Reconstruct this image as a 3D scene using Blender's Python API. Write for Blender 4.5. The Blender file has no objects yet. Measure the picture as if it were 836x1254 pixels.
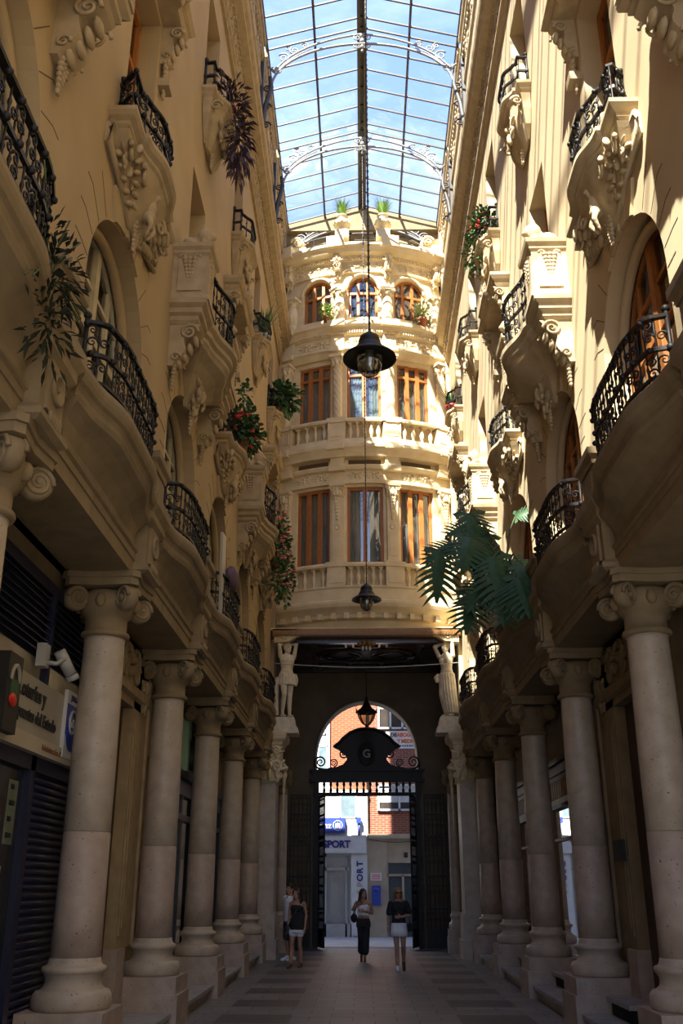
import bpy, bmesh, math, random
from mathutils import Vector, Matrix
from mathutils.geometry import tessellate_polygon
PI = math.pi
RND = random.Random(11)
SC = bpy.context.scene
COL = SC.collection
V = Vector

# ------------------------------------------------------------------ helpers
class MB:
    def __init__(s, M=None):
        s.v = []; s.f = []; s.sm = []; s.M = M
    def add(s, verts, faces, smooth=False, M=None):
        b = len(s.v)
        for p in verts:
            p = V(p)
            if M is not None: p = M @ p
            if s.M is not None: p = s.M @ p
            s.v.append(p)
        for f in faces:
            s.f.append([b + i for i in f]); s.sm.append(smooth)
        return s
    def box(s, x0, x1, y0, y1, z0, z1, M=None):
        vs = [(x0,y0,z0),(x1,y0,z0),(x1,y1,z0),(x0,y1,z0),(x0,y0,z1),(x1,y0,z1),(x1,y1,z1),(x0,y1,z1)]
        return s.add(vs, [(0,3,2,1),(4,5,6,7),(0,1,5,4),(1,2,6,5),(2,3,7,6),(3,0,4,7)], M=M)
    def taper(s, x0,x1,y0,y1,z0, X0,X1,Y0,Y1,z1, M=None):
        vs = [(x0,y0,z0),(x1,y0,z0),(x1,y1,z0),(x0,y1,z0),(X0,Y0,z1),(X1,Y0,z1),(X1,Y1,z1),(X0,Y1,z1)]
        return s.add(vs, [(0,3,2,1),(4,5,6,7),(0,1,5,4),(1,2,6,5),(2,3,7,6),(3,0,4,7)], M=M)
    def bar(s, a, b, w, h=None):
        """square bar between two points"""
        return s.tube([a, b], w * .7071, 4, smooth=False)
    def tube(s, pts, r, n=6, cap=True, smooth=True, M=None, closed=False):
        pts = [V(p) for p in pts]; m = len(pts)
        rs = r if isinstance(r, (list, tuple)) else [r] * m
        T = []
        for i in range(m):
            if closed: t = pts[(i+1) % m] - pts[i-1]
            else: t = pts[min(i+1, m-1)] - pts[max(i-1, 0)]
            T.append(t.normalized() if t.length > 1e-9 else V((0,0,1)))
        up = V((0,0,1)) if abs(T[0].z) < .9 else V((1,0,0))
        nrm = (up - T[0] * up.dot(T[0])).normalized()
        vs = []
        off = PI/4 if n == 4 else 0
        for i in range(m):
            nrm = nrm - T[i] * nrm.dot(T[i])
            nrm = nrm.normalized() if nrm.length > 1e-6 else T[i].orthogonal().normalized()
            b = T[i].cross(nrm)
            for k in range(n):
                a = 2*PI*k/n + off
                vs.append(pts[i] + (nrm*math.cos(a) + b*math.sin(a)) * rs[i])
        fs = []
        for i in range(m if closed else m-1):
            j = (i+1) % m
            for k in range(n):
                k2 = (k+1) % n
                fs.append((i*n+k, i*n+k2, j*n+k2, j*n+k))
        if cap and not closed:
            fs.append(tuple(range(n-1, -1, -1))); fs.append(tuple((m-1)*n+k for k in range(n)))
        return s.add(vs, fs, smooth, M)
    def lathe(s, prof, n=20, c=(0,0,0), smooth=True, M=None, a0=0, a1=2*PI, cap=True):
        full = abs(a1-a0-2*PI) < 1e-6
        cols = n if full else n+1
        vs = []
        for (r, z) in prof:
            for k in range(cols):
                a = a0 + (a1-a0)*k/n
                vs.append((c[0]+r*math.cos(a), c[1]+r*math.sin(a), c[2]+z))
        fs = []
        for i in range(len(prof)-1):
            for k in range(n):
                k2 = (k+1) % cols if full else k+1
                fs.append((i*cols+k, i*cols+k2, (i+1)*cols+k2, (i+1)*cols+k))
        if cap and full:
            if prof[0][0] > 1e-4: fs.append(tuple(range(n-1,-1,-1)))
            if prof[-1][0] > 1e-4: fs.append(tuple((len(prof)-1)*cols+k for k in range(n)))
        return s.add(vs, fs, smooth, M)
    def ell(s, c, r, n=10, m=6, M=None):
        if not isinstance(r, (list, tuple)): r = (r, r, r)
        vs = [(c[0],c[1],c[2]-r[2])]
        for i in range(1, m):
            t = -PI/2 + PI*i/m
            for k in range(n):
                a = 2*PI*k/n
                vs.append((c[0]+r[0]*math.cos(t)*math.cos(a), c[1]+r[1]*math.cos(t)*math.sin(a), c[2]+r[2]*math.sin(t)))
        vs.append((c[0],c[1],c[2]+r[2])); top = len(vs)-1
        fs = []
        for k in range(n):
            k2 = (k+1) % n
            fs.append((0, 1+k2, 1+k)); fs.append((top, 1+(m-2)*n+k, 1+(m-2)*n+k2))
            for i in range(m-2):
                fs.append((1+i*n+k, 1+i*n+k2, 1+(i+1)*n+k2, 1+(i+1)*n+k))
        return s.add(vs, fs, True, M)
    def limb(s, a, b, ra, rb, n=10):
        a = V(a); b = V(b)
        s.tube([a, b], [ra, rb], n); s.ell(a, ra, n, 6); s.ell(b, rb, n, 6)
        return s
    def ext(s, poly, fn, d0, d1, smooth=False, M=None):
        """extrude a 2-D polygon; fn(a,b,d) -> xyz"""
        n = len(poly)
        vs = [fn(a,b,d0) for a,b in poly] + [fn(a,b,d1) for a,b in poly]
        fs = [tuple(range(n)), tuple(range(2*n-1, n-1, -1))]
        for i in range(n):
            j = (i+1) % n
            fs.append((i, j, n+j, n+i))
        return s.add(vs, fs, smooth, M)
    def sweep(s, path, prof, closed=False, smooth=False, M=None, cap=True):
        """moulding profile [(out,z)] (closed loop) along plan path [(x,y)]"""
        N = offs(path, closed); m = len(path); n = len(prof)
        vs = []
        for i in range(m):
            for (o, z) in prof:
                vs.append((path[i][0]+N[i][0]*o, path[i][1]+N[i][1]*o, z))
        fs = []
        for i in range(m if closed else m-1):
            j = (i+1) % m
            for k in range(n):
                k2 = (k+1) % n
                fs.append((i*n+k, i*n+k2, j*n+k2, j*n+k))
        if cap and not closed:
            fs.append(tuple(range(n-1,-1,-1))); fs.append(tuple((m-1)*n+k for k in range(n)))
        return s.add(vs, fs, smooth, M)
    def stack(s, path, levels, smooth=False, M=None):
        """solid whose plan is `path` closed along the wall; levels [(offset,z)] bottom to top"""
        N = offs(path, False); m = len(path)
        vs = []
        for (o, z) in levels:
            for i in range(m):
                vs.append((path[i][0]+N[i][0]*o, path[i][1]+N[i][1]*o, z))
        fs = []
        L = len(levels)
        for l in range(L-1):
            for i in range(m):
                j = (i+1) % m
                fs.append((l*m+i, l*m+j, (l+1)*m+j, (l+1)*m+i))
        fs.append(tuple(range(m-1,-1,-1))); fs.append(tuple((L-1)*m+i for i in range(m)))
        return s.add(vs, fs, smooth, M)
    def loft(s, rings, smooth=True, closed=True, cap=True, M=None):
        m = len(rings[0]); vs = [p for r in rings for p in r]; fs = []
        for l in range(len(rings)-1):
            for i in range(m if closed else m-1):
                j = (i+1) % m
                fs.append((l*m+i, l*m+j, (l+1)*m+j, (l+1)*m+i))
        if cap and closed:
            fs.append(tuple(range(m-1,-1,-1))); fs.append(tuple((len(rings)-1)*m+i for i in range(m)))
        return s.add(vs, fs, smooth, M)
    def holes(s, outer, hs, fn, d0, d1, M=None):
        """flat panel with holes: front at d0, reveals going to d1"""
        polys = [outer] + hs
        tri = tessellate_polygon([[V((a,b,0)) for a,b in p] for p in polys])
        flat = [p for q in polys for p in q]
        s.add([fn(a,b,d0) for a,b in flat], [tuple(t) for t in tri], M=M)
        for h in hs:
            n = len(h)
            s.add([fn(a,b,d0) for a,b in h] + [fn(a,b,d1) for a,b in h],
                  [(i,(i+1)%n,n+(i+1)%n,n+i) for i in range(n)], M=M)
        return s
    def spiral(s, c, U, W, r, turns, tr, n=5, start=0.0, hand=1, seg=12, inner=.12, M=None):
        c = V(c); U = V(U); W = V(W); k = max(6, int(seg*turns)); pts = []; rr = []
        for i in range(k+1):
            t = i/k; a = start + hand*2*PI*turns*t; q = r*((1-t) + inner*t)
            pts.append(c + U*(q*math.cos(a)) + W*(q*math.sin(a))); rr.append(tr*(1-.45*t))
        return s.tube(pts, rr, n, M=M)
    def mesh(s, name):
        me = bpy.data.meshes.new(name)
        me.from_pydata([tuple(p) for p in s.v], [], s.f)
        me.polygons.foreach_set('use_smooth', s.sm)
        bm = bmesh.new(); bm.from_mesh(me)
        bmesh.ops.recalc_face_normals(bm, faces=bm.faces)
        bm.to_mesh(me); bm.free(); me.update()
        return me
    def build(s, name, mat, parent=None, label=None, loc=None):
        me = s.mesh(name)
        return link(name, me, mat, parent, label, loc)

def link(name, me, mat, parent=None, label=None, loc=None):
    o = bpy.data.objects.new(name, me); COL.objects.link(o)
    if mat is not None and len(me.materials) == 0: me.materials.append(mat)
    if parent is not None: o.parent = parent
    if label: o['label'] = label
    if loc: o.location = loc
    return o

def offs(path, closed):
    m = len(path); out = []
    for i in range(m):
        ns = []
        for (a, b) in ((i-1, i), (i, i+1)):
            if not closed and (a < 0 or b > m-1): continue
            p = path[a % m]; q = path[b % m]
            dx, dy = q[0]-p[0], q[1]-p[1]; l = math.hypot(dx, dy)
            if l > 1e-9: ns.append((dy/l, -dx/l))
        if len(ns) == 1: out.append(ns[0]); continue
        x = ns[0][0]+ns[1][0]; y = ns[0][1]+ns[1][1]; l = math.hypot(x, y)
        if l < 1e-6: out.append(ns[0]); continue
        x /= l; y /= l; c = max(.35, x*ns[0][0]+y*ns[0][1])
        out.append((x/c, y/c))
    return out

def resample(path, step):
    pts = [V((p[0], p[1])) for p in path]; L = [0]
    for i in range(1, len(pts)): L.append(L[-1] + (pts[i]-pts[i-1]).length)
    n = max(1, round(L[-1]/step)); out = []; j = 0
    for k in range(n+1):
        d = L[-1]*k/n
        while j < len(L)-2 and L[j+1] < d: j += 1
        seg = L[j+1]-L[j]; t = (d-L[j])/seg if seg > 1e-9 else 0
        p = pts[j].lerp(pts[j+1], t); out.append((p.x, p.y))
    return out

def thing(name, label, cat, loc=(0,0,0), rotz=0, group=None):
    o = bpy.data.objects.new(name, None); COL.objects.link(o)
    o.location = loc; o.rotation_euler = (0,0,rotz); o.empty_display_size = .1
    o['label'] = label; o['category'] = cat
    if group: o['group'] = group
    return o
def tag(o, label, cat, group=None):
    o['label'] = label; o['category'] = cat
    if group: o['group'] = group
    return o
def struct(o):
    o['kind'] = 'structure'; return o
def sempty(name, loc=(0,0,0), rotz=0):
    o = bpy.data.objects.new(name, None); COL.objects.link(o)
    o.location = loc; o.rotation_euler = (0,0,rotz); o['kind'] = 'structure'; return o
def dup(root, loc=None, rotz=None, label=None, group=None, name=None):
    r = root.copy(); COL.objects.link(r)
    if name: r.name = name
    if loc is not None: r.location = loc
    if rotz is not None: r.rotation_euler = (0,0,rotz)
    if label: r['label'] = label
    if group: r['group'] = group
    for ch in list(root.children):
        c = ch.copy(); COL.objects.link(c); c.parent = r
        for g in list(ch.children):
            d = g.copy(); COL.objects.link(d); d.parent = c
    return r
def remesh(mb, voxel, smooth=4, name='body'):
    me = mb.mesh('tmp'); o = bpy.data.objects.new('tmp', me); COL.objects.link(o)
    m = o.modifiers.new('r', 'REMESH'); m.mode = 'VOXEL'; m.voxel_size = voxel; m.use_smooth_shade = True
    if smooth:
        q = o.modifiers.new('s', 'SMOOTH'); q.iterations = smooth; q.factor = .5
    dg = bpy.context.evaluated_depsgraph_get(); dg.update()
    res = bpy.data.meshes.new_from_object(o.evaluated_get(dg)); res.name = name
    bpy.data.objects.remove(o); bpy.data.meshes.remove(me)
    res.materials.clear()
    res.polygons.foreach_set('use_smooth', [True]*len(res.polygons))
    return res
def text_mesh(txt, size, depth=.01, bold=0.0, shear=0, spacing=1.0, align='CENTER', name='lettering'):
    c = bpy.data.curves.new('t', 'FONT'); c.body = txt; c.size = size; c.extrude = depth; c.offset = bold
    c.align_x = align; c.align_y = 'CENTER'; c.shear = shear; c.space_character = spacing; c.resolution_u = 3
    o = bpy.data.objects.new('t', c); COL.objects.link(o)
    dg = bpy.context.evaluated_depsgraph_get(); dg.update()
    me = bpy.data.meshes.new_from_object(o.evaluated_get(dg)); me.name = name
    bpy.data.objects.remove(o); bpy.data.curves.remove(c)
    me.materials.clear()
    return me
def xform(me, M):
    me.transform(M); return me
# text frames: columns are reading direction, up, facing
def frame(right, up, loc):
    r = V(right).normalized(); u = V(up).normalized(); f = r.cross(u)
    return Matrix(((r.x,u.x,f.x,loc[0]),(r.y,u.y,f.y,loc[1]),(r.z,u.z,f.z,loc[2]),(0,0,0,1)))
def text(txt, size, mat, parent, right, up, loc, **kw):
    me = xform(text_mesh(txt, size, **kw), frame(right, up, loc))
    return link('lettering', me, mat, parent)

# ------------------------------------------------------------------ materials
def lin(h):
    h = h.lstrip('#'); c = [int(h[i:i+2], 16)/255 for i in (0,2,4)]
    return tuple(x/12.92 if x <= .04045 else ((x+.055)/1.055)**2.4 for x in c)
def mat(name, c1, c2=None, rough=.8, scale=4, bump=0, bscale=30, metal=0, spots=None, lo=.35, hi=.65, spec=.5, detail=5, stretch=None):
    m = bpy.data.materials.new(name); m.use_nodes = True; nt = m.node_tree; N = nt.nodes; L = nt.links
    b = N['Principled BSDF']; b.inputs['Roughness'].default_value = rough; b.inputs['Metallic'].default_value = metal
    b.inputs['Specular IOR Level'].default_value = spec
    c1 = lin(c1) if isinstance(c1, str) else c1
    c2 = lin(c2) if isinstance(c2, str) else (c2 or tuple(x*.8 for x in c1))
    tc = N.new('ShaderNodeTexCoord'); src = tc.outputs['Object']
    if stretch:
        mp = N.new('ShaderNodeMapping'); mp.inputs['Scale'].default_value = stretch; L.new(src, mp.inputs['Vector']); src = mp.outputs['Vector']
    n = N.new('ShaderNodeTexNoise'); n.inputs['Scale'].default_value = scale; n.inputs['Detail'].default_value = detail
    L.new(src, n.inputs['Vector'])
    r = N.new('ShaderNodeValToRGB'); r.color_ramp.elements[0].position = lo; r.color_ramp.elements[1].position = hi
    r.color_ramp.elements[0].color = (*c2, 1); r.color_ramp.elements[1].color = (*c1, 1)
    L.new(n.outputs['Fac'], r.inputs['Fac']); col = r.outputs['Color']
    if spots:
        v = N.new('ShaderNodeTexNoise'); v.inputs['Scale'].default_value = spots[1]; v.inputs['Detail'].default_value = 2
        L.new(tc.outputs['Object'], v.inputs['Vector'])
        rr = N.new('ShaderNodeValToRGB'); rr.color_ramp.elements[0].position = spots[2]; rr.color_ramp.elements[1].position = spots[2]+.06
        L.new(v.outputs['Fac'], rr.inputs['Fac'])
        mx = N.new('ShaderNodeMixRGB'); L.new(rr.outputs['Color'], mx.inputs['Fac']); L.new(col, mx.inputs['Color1'])
        mx.inputs['Color2'].default_value = (*lin(spots[0]), 1); col = mx.outputs['Color']
    L.new(col, b.inputs['Base Color'])
    if bump:
        n2 = N.new('ShaderNodeTexNoise'); n2.inputs['Scale'].default_value = bscale; n2.inputs['Detail'].default_value = 4
        L.new(tc.outputs['Object'], n2.inputs['Vector'])
        bp = N.new('ShaderNodeBump'); bp.inputs['Strength'].default_value = bump; bp.inputs['Distance'].default_value = .02
        L.new(n2.outputs['Fac'], bp.inputs['Height']); L.new(bp.outputs['Normal'], b.inputs['Normal'])
    return m
def glass(name, tint=(.8,.85,.9), refl=.25, rough=.02, gcol=(1,1,1), fk=.6):
    m = bpy.data.materials.new(name); m.use_nodes = True; nt = m.node_tree; N = nt.nodes; L = nt.links
    N.remove(N['Principled BSDF']); out = N['Material Output']
    t = N.new('ShaderNodeBsdfTransparent'); t.inputs['Color'].default_value = (*tint, 1)
    g = N.new('ShaderNodeBsdfGlossy'); g.inputs['Roughness'].default_value = rough; g.inputs['Color'].default_value = (*gcol, 1)
    lw = N.new('ShaderNodeLayerWeight'); lw.inputs['Blend'].default_value = .25
    ma = N.new('ShaderNodeMath'); ma.operation = 'MULTIPLY_ADD'; ma.inputs[1].default_value = fk; ma.inputs[2].default_value = refl; ma.use_clamp = True
    L.new(lw.outputs['Fresnel'], ma.inputs[0])
    mx = N.new('ShaderNodeMixShader'); L.new(ma.outputs[0], mx.inputs['Fac']); L.new(t.outputs[0], mx.inputs[1]); L.new(g.outputs[0], mx.inputs[2])
    L.new(mx.outputs[0], out.inputs['Surface'])
    return m
def brickmat(name, c1, c2, mortar, sx, rough=.85, axis='xz'):
    m = bpy.data.materials.new(name); m.use_nodes = True; nt = m.node_tree; N = nt.nodes; L = nt.links
    b = N['Principled BSDF']; b.inputs['Roughness'].default_value = rough
    tc = N.new('ShaderNodeTexCoord'); sp = N.new('ShaderNodeSeparateXYZ'); cb = N.new('ShaderNodeCombineXYZ')
    L.new(tc.outputs['Object'], sp.inputs[0]); L.new(sp.outputs['X'], cb.inputs[0]); L.new(sp.outputs['Z'], cb.inputs[1])
    t = N.new('ShaderNodeTexBrick'); t.inputs['Scale'].default_value = sx
    t.inputs['Color1'].default_value = (*lin(c1),1); t.inputs['Color2'].default_value = (*lin(c2),1); t.inputs['Mortar'].default_value = (*lin(mortar),1)
    t.inputs['Mortar Size'].default_value = .012; t.inputs['Row Height'].default_value = .075; t.inputs['Brick Width'].default_value = .25
    L.new(cb.outputs[0], t.inputs['Vector']); L.new(t.outputs['Color'], b.inputs['Base Color'])
    return m
def floormat():
    m = bpy.data.materials.new('passage_paving'); m.use_nodes = True; nt = m.node_tree; N = nt.nodes; L = nt.links
    b = N['Principled BSDF']; b.inputs['Roughness'].default_value = .5
    tc = N.new('ShaderNodeTexCoord')
    t = N.new('ShaderNodeTexBrick'); t.inputs['Scale'].default_value = 1.0
    t.inputs['Color1'].default_value = (.23,.22,.205,1); t.inputs['Color2'].default_value = (.195,.187,.175,1); t.inputs['Mortar'].default_value = (.06,.057,.053,1)
    t.inputs['Mortar Size'].default_value = .008; t.inputs['Brick Width'].default_value = .6; t.inputs['Row Height'].default_value = .4
    L.new(tc.outputs['Object'], t.inputs['Vector'])
    sp = N.new('ShaderNodeSeparateXYZ'); L.new(tc.outputs['Object'], sp.inputs[0])
    def M(op, a, bb=None, c=None):
        q = N.new('ShaderNodeMath'); q.operation = op
        for i, x in enumerate((a, bb, c)):
            if x is None: continue
            if isinstance(x, (int, float)): q.inputs[i].default_value = x
            else: L.new(x, q.inputs[i])
        return q.outputs[0]
    ax = M('ABSOLUTE', sp.outputs['X'])
    inx = M('MULTIPLY', M('GREATER_THAN', ax, 1.15), M('LESS_THAN', ax, 2.15))
    fy = M('FRACT', M('DIVIDE', M('ADD', sp.outputs['Y'], 100.55), 1.85))
    iny = M('LESS_THAN', fy, .5)
    msk = M('MULTIPLY', inx, iny)
    br = N.new('ShaderNodeTexBrick'); br.inputs['Scale'].default_value = 1; br.inputs['Brick Width'].default_value = .2; br.inputs['Row Height'].default_value = .1; br.inputs['Mortar Size'].default_value = .006
    br.inputs['Color1'].default_value = (.10,.097,.092,1); br.inputs['Color2'].default_value = (.08,.078,.074,1); br.inputs['Mortar'].default_value = (.09,.085,.08,1)
    L.new(tc.outputs['Object'], br.inputs['Vector'])
    mx = N.new('ShaderNodeMixRGB'); L.new(msk, mx.inputs['Fac']); L.new(t.outputs['Color'], mx.inputs['Color1']); L.new(br.outputs['Color'], mx.inputs['Color2'])
    n = N.new('ShaderNodeTexNoise'); n.inputs['Scale'].default_value = 1.3; n.inputs['Detail'].default_value = 6; L.new(tc.outputs['Object'], n.inputs['Vector'])
    m2 = N.new('ShaderNodeMixRGB'); m2.blend_type = 'MULTIPLY'; m2.inputs['Fac'].default_value = .6
    r = N.new('ShaderNodeValToRGB'); r.color_ramp.elements[0].position = .3; r.color_ramp.elements[0].color = (.55,.55,.55,1); r.color_ramp.elements[1].position = .7
    L.new(n.outputs['Fac'], r.inputs['Fac']); L.new(mx.outputs['Color'], m2.inputs['Color1']); L.new(r.outputs['Color'], m2.inputs['Color2'])
    L.new(m2.outputs['Color'], b.inputs['Base Color'])
    return m

M_ST = mat('shaded_stucco', (.38,.275,.14), (.34,.24,.12), .9, 1.2, .12, 60)  # left wall copy, base darkened to paint in that side's shade
M_STR = mat('sunlit_stucco', (.56,.445,.27), (.50,.39,.23), .9, 1.2, .12, 60)  # same stucco for the sunlit right side, kept lighter
M_TRIM = mat('shaded_carved_stone', (.38,.285,.16), (.30,.22,.12), .88, 5, .15, 40)  # left copy of the carved stone, shade put into its colour
M_TRIMR = mat('sunlit_carved_stone', (.54,.435,.275), (.44,.345,.205), .88, 5, .15, 40)  # lighter sunlit copy of the same carved stone for the right
M_BAY = mat('pale_cream_stone', (.70,.59,.38), (.62,.50,.30), .88, 3, .1, 50)
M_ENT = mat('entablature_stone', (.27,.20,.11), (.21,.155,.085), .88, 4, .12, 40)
M_COLU = mat('speckled_marble_upper', (.50,.42,.32), (.41,.335,.245), .45, 5, .05, 40, spots=('#4a3a2a', 42, .68))
M_COLL = mat('speckled_marble_lower', (.46,.365,.285), (.37,.285,.215), .5, 5, .05, 40, spots=('#463528', 36, .68))
M_IRON = mat('black_iron', (.009,.008,.008), (.015,.013,.012), .5, 20, spec=.3)
M_STEEL = mat('roof_steel', (.05,.045,.04), (.035,.03,.027), .55, 10)
M_TRUSS = mat('grey_painted_truss', (.27,.27,.27), (.2,.2,.2), .55, 12)
M_WOOD = mat('orange_varnished_wood', (.42,.155,.035), (.30,.10,.022), .45, 6, stretch=(8,8,1))
M_DWOOD = mat('dark_brown_wood', (.055,.026,.013), (.03,.014,.008), .5, 6, stretch=(6,6,1))
M_SHOPW = mat('honey_shop_wood', (.30,.155,.045), (.22,.105,.03), .45, 6, stretch=(6,6,1))
M_CREAMW = mat('cream_painted_wood', (.46,.39,.25), (.40,.33,.2), .6, 6)
M_JOINT = mat('joint_shadow', (.12,.08,.04), (.1,.07,.035), .95)
M_GLASS = glass('window_glass', (.62,.68,.7), .16)
M_SKYGL = glass('roof_glass', (.93,.96,.99), 0, fk=.08)
M_SHOPGL = glass('shop_glass', (.25,.27,.28), .45)
M_DARK = mat('dark_interior', (.012,.011,.01), (.018,.016,.014), .9)
M_CURT = mat('grey_green_curtain', (.30,.36,.36), (.22,.27,.28), .9, 3)
M_LEAF = mat('leaf_green', (.045,.12,.03), (.025,.075,.02), .5, 8)
M_LEAFD = mat('dark_leaf', (.022,.058,.02), (.04,.095,.035), .5, 8, spec=.25)
M_LEAFL = mat('pale_fern_green', (.28,.45,.08), (.18,.33,.05), .6, 8)
M_PURP = mat('purple_trailing_leaf', (.045,.018,.035), (.03,.014,.022), .6, 8)
M_PINK = mat('pink_petal', (.75,.19,.16), (.6,.1,.1), .6, 20)
M_RED = mat('red_petal', (.55,.04,.03), (.42,.03,.02), .6, 20)
M_STEM = mat('green_stem', (.06,.09,.03), (.05,.06,.02), .6)
M_TERRA = mat('terracotta', (.35,.10,.05), (.27,.075,.04), .75, 8)
M_MARBLE = mat('grey_marble_step', (.40,.39,.37), (.28,.27,.26), .4, 5)
M_BLUE = mat('navy_shutter_paint', (.012,.014,.045), (.009,.01,.033), .42, 10)
M_SLAT = mat('grey_blue_louvre', (.05,.055,.09), (.035,.04,.07), .3, 10, metal=.4)
M_SIGN = mat('beige_sign_panel', (.38,.35,.28), (.34,.31,.24), .3, 2)
M_WHITE = mat('white_panel', (.6,.6,.59), (.54,.54,.53), .5, 3)
M_BLACKT = mat('black_lettering', (.012,.012,.014), (.015,.015,.017), .5)
M_NAVYT = mat('navy_lettering', (.018,.02,.17), (.014,.016,.14), .45)
M_REDT = mat('red_lettering', (.65,.03,.02), (.55,.025,.02), .5)
M_BLUES = mat('bright_blue_sign', (.02,.05,.33), (.018,.045,.28), .45)
M_GREENS = mat('mint_green_sign', (.33,.55,.34), (.29,.49,.3), .5, 3)
M_PLAS = mat('white_plaster', (.55,.55,.54), (.50,.50,.49), .85, 3)
M_BEIGE = mat('beige_plaster', (.42,.34,.24), (.36,.29,.2), .85, 3)
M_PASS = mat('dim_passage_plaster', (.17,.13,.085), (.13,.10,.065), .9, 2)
M_STATUE = mat('pale_statue_stone', (.68,.60,.45), (.55,.47,.33), .85, 8, .1, 30)
M_SKIN = mat('skin', (.46,.25,.16), (.40,.21,.13), .55, 8)
M_HAIRB = mat('blond_hair', (.36,.22,.09), (.20,.11,.04), .5, 30, stretch=(1,1,.1))
M_HAIRD = mat('dark_brown_hair', (.035,.018,.01), (.02,.011,.007), .45, 30, stretch=(1,1,.1))
M_CBLK = mat('black_cloth', (.014,.014,.016), (.02,.02,.022), .85, 20)
M_CWHT = mat('white_cloth', (.88,.88,.88), (.78,.78,.79), .85, 12)
M_CDEN = mat('white_denim', (.84,.87,.9), (.74,.78,.83), .85, 12)
M_CGRY = mat('grey_cloth', (.06,.06,.062), (.045,.045,.047), .85, 12)
M_SANDAL = mat('tan_leather', (.22,.10,.04), (.17,.08,.03), .6)
M_RUB = mat('grey_plastic', (.42,.42,.40), (.36,.36,.35), .4)
M_BRICK = brickmat('orange_brick', '#9c4420', '#8a3b1b', '#8a6a55', 1.0)
M_BRICK2 = brickmat('red_brick', '#8a3f28', '#743422', '#8a7464', 1.0)
M_PAVE = mat('street_paving', (.30,.29,.28), (.24,.23,.22), .7, 2)
M_FLOOR = floormat()
M_LAMPGL = glass('lamp_globe_glass', (.55,.55,.50), .12, .05)

# ------------------------------------------------------------------ world, light, camera
w = bpy.data.worlds.new('sky'); SC.world = w; w.use_nodes = True
N = w.node_tree.nodes; L = w.node_tree.links; bg = N['Background']
tc = N.new('ShaderNodeTexCoord'); sep = N.new('ShaderNodeSeparateXYZ'); L.new(tc.outputs['Generated'], sep.inputs[0])
gr = N.new('ShaderNodeValToRGB'); e = gr.color_ramp.elements
e[0].position = 0; e[0].color = (.50,.61,.85,1); e[1].position = 1; e[1].color = (.13,.225,.57,1)
x_ = gr.color_ramp.elements.new(.55); x_.color = (.23,.35,.70,1)
L.new(sep.outputs['Z'], gr.inputs['Fac'])
mp = N.new('ShaderNodeMapping'); mp.inputs['Scale'].default_value = (1.5, 1.5, 5.0); mp.inputs['Rotation'].default_value = (.3,.2,.6); L.new(tc.outputs['Generated'], mp.inputs[0])
nz = N.new('ShaderNodeTexNoise'); nz.inputs['Scale'].default_value = 2.2; nz.inputs['Detail'].default_value = 8; nz.inputs['Roughness'].default_value = .6; L.new(mp.outputs[0], nz.inputs[0])
cr = N.new('ShaderNodeValToRGB'); cr.color_ramp.elements[0].position = .45; cr.color_ramp.elements[1].position = .85
cr.color_ramp.elements[1].color = (.8,.8,.8,1); L.new(nz.outputs['Fac'], cr.inputs[0])
mx = N.new('ShaderNodeMixRGB'); L.new(cr.outputs[0], mx.inputs['Fac']); L.new(gr.outputs[0], mx.inputs[1]); mx.inputs[2].default_value = (.62,.72,.88,1)
L.new(mx.outputs[0], bg.inputs['Color']); bg.inputs['Strength'].default_value = 1.5

sd = bpy.data.lights.new('sun', 'SUN'); sd.energy = 15.5; sd.angle = math.radians(.55); sd.color = (1, .93, .80)
so = bpy.data.objects.new('sun', sd); COL.objects.link(so)
so.rotation_euler = V((.32, .75, -1)).to_track_quat('-Z', 'Y').to_euler()

cd = bpy.data.cameras.new('camera'); cd.sensor_fit = 'VERTICAL'; cd.sensor_height = 24; cd.lens = 24*1165/1254; cd.clip_end = 300
co = bpy.data.objects.new('camera', cd); COL.objects.link(co)
co.location = (-.15, 0, 1.7); co.rotation_euler = (math.radians(90+21.42), 0, math.radians(1.19))
SC.camera = co
SC.cycles.diffuse_bounces = 8; SC.cycles.max_bounces = 16; SC.cycles.transparent_max_bounces = 24
SC.view_settings.view_transform = 'Standard'
SC.view_settings.exposure = 0.8

# ------------------------------------------------------------------ layout constants
WX = 2.65
CY = [6.45 + 3.7*k for k in range(6)]           # column axes
AC = [4.72 + 3.7*k for k in range(6)]           # arches and first-floor balconies
PC = [4.75 + 3.7*k for k in range(6)]           # second-floor balconies
YB, YE = -6.5, 26.6
ORD = ['nearest', 'second', 'third', 'fourth', 'fifth', 'farthest']
SIDES = ((-1, 'left'), (1, 'right'))
def SM(s):       # (out, y, z) on a side wall -> world
    return Matrix(((-s,0,0,s*WX),(0,1,0,0),(0,0,1,0),(0,0,0,1)))
def smat(s, a, b): return a if s < 0 else b
def rz(s): return 0 if s < 0 else PI

def arch_poly(c, hw, z0, zs, rise=None, n=14):
    rise = hw if rise is None else rise
    p = [(c-hw, z0), (c+hw, z0)]
    for i in range(n+1):
        a = PI*i/n; p.append((c+hw*math.cos(a), zs+rise*math.sin(a)))
    return p
def rect_poly(a, b, z0, z1): return [(a,z0),(b,z0),(b,z1),(a,z1)]

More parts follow.
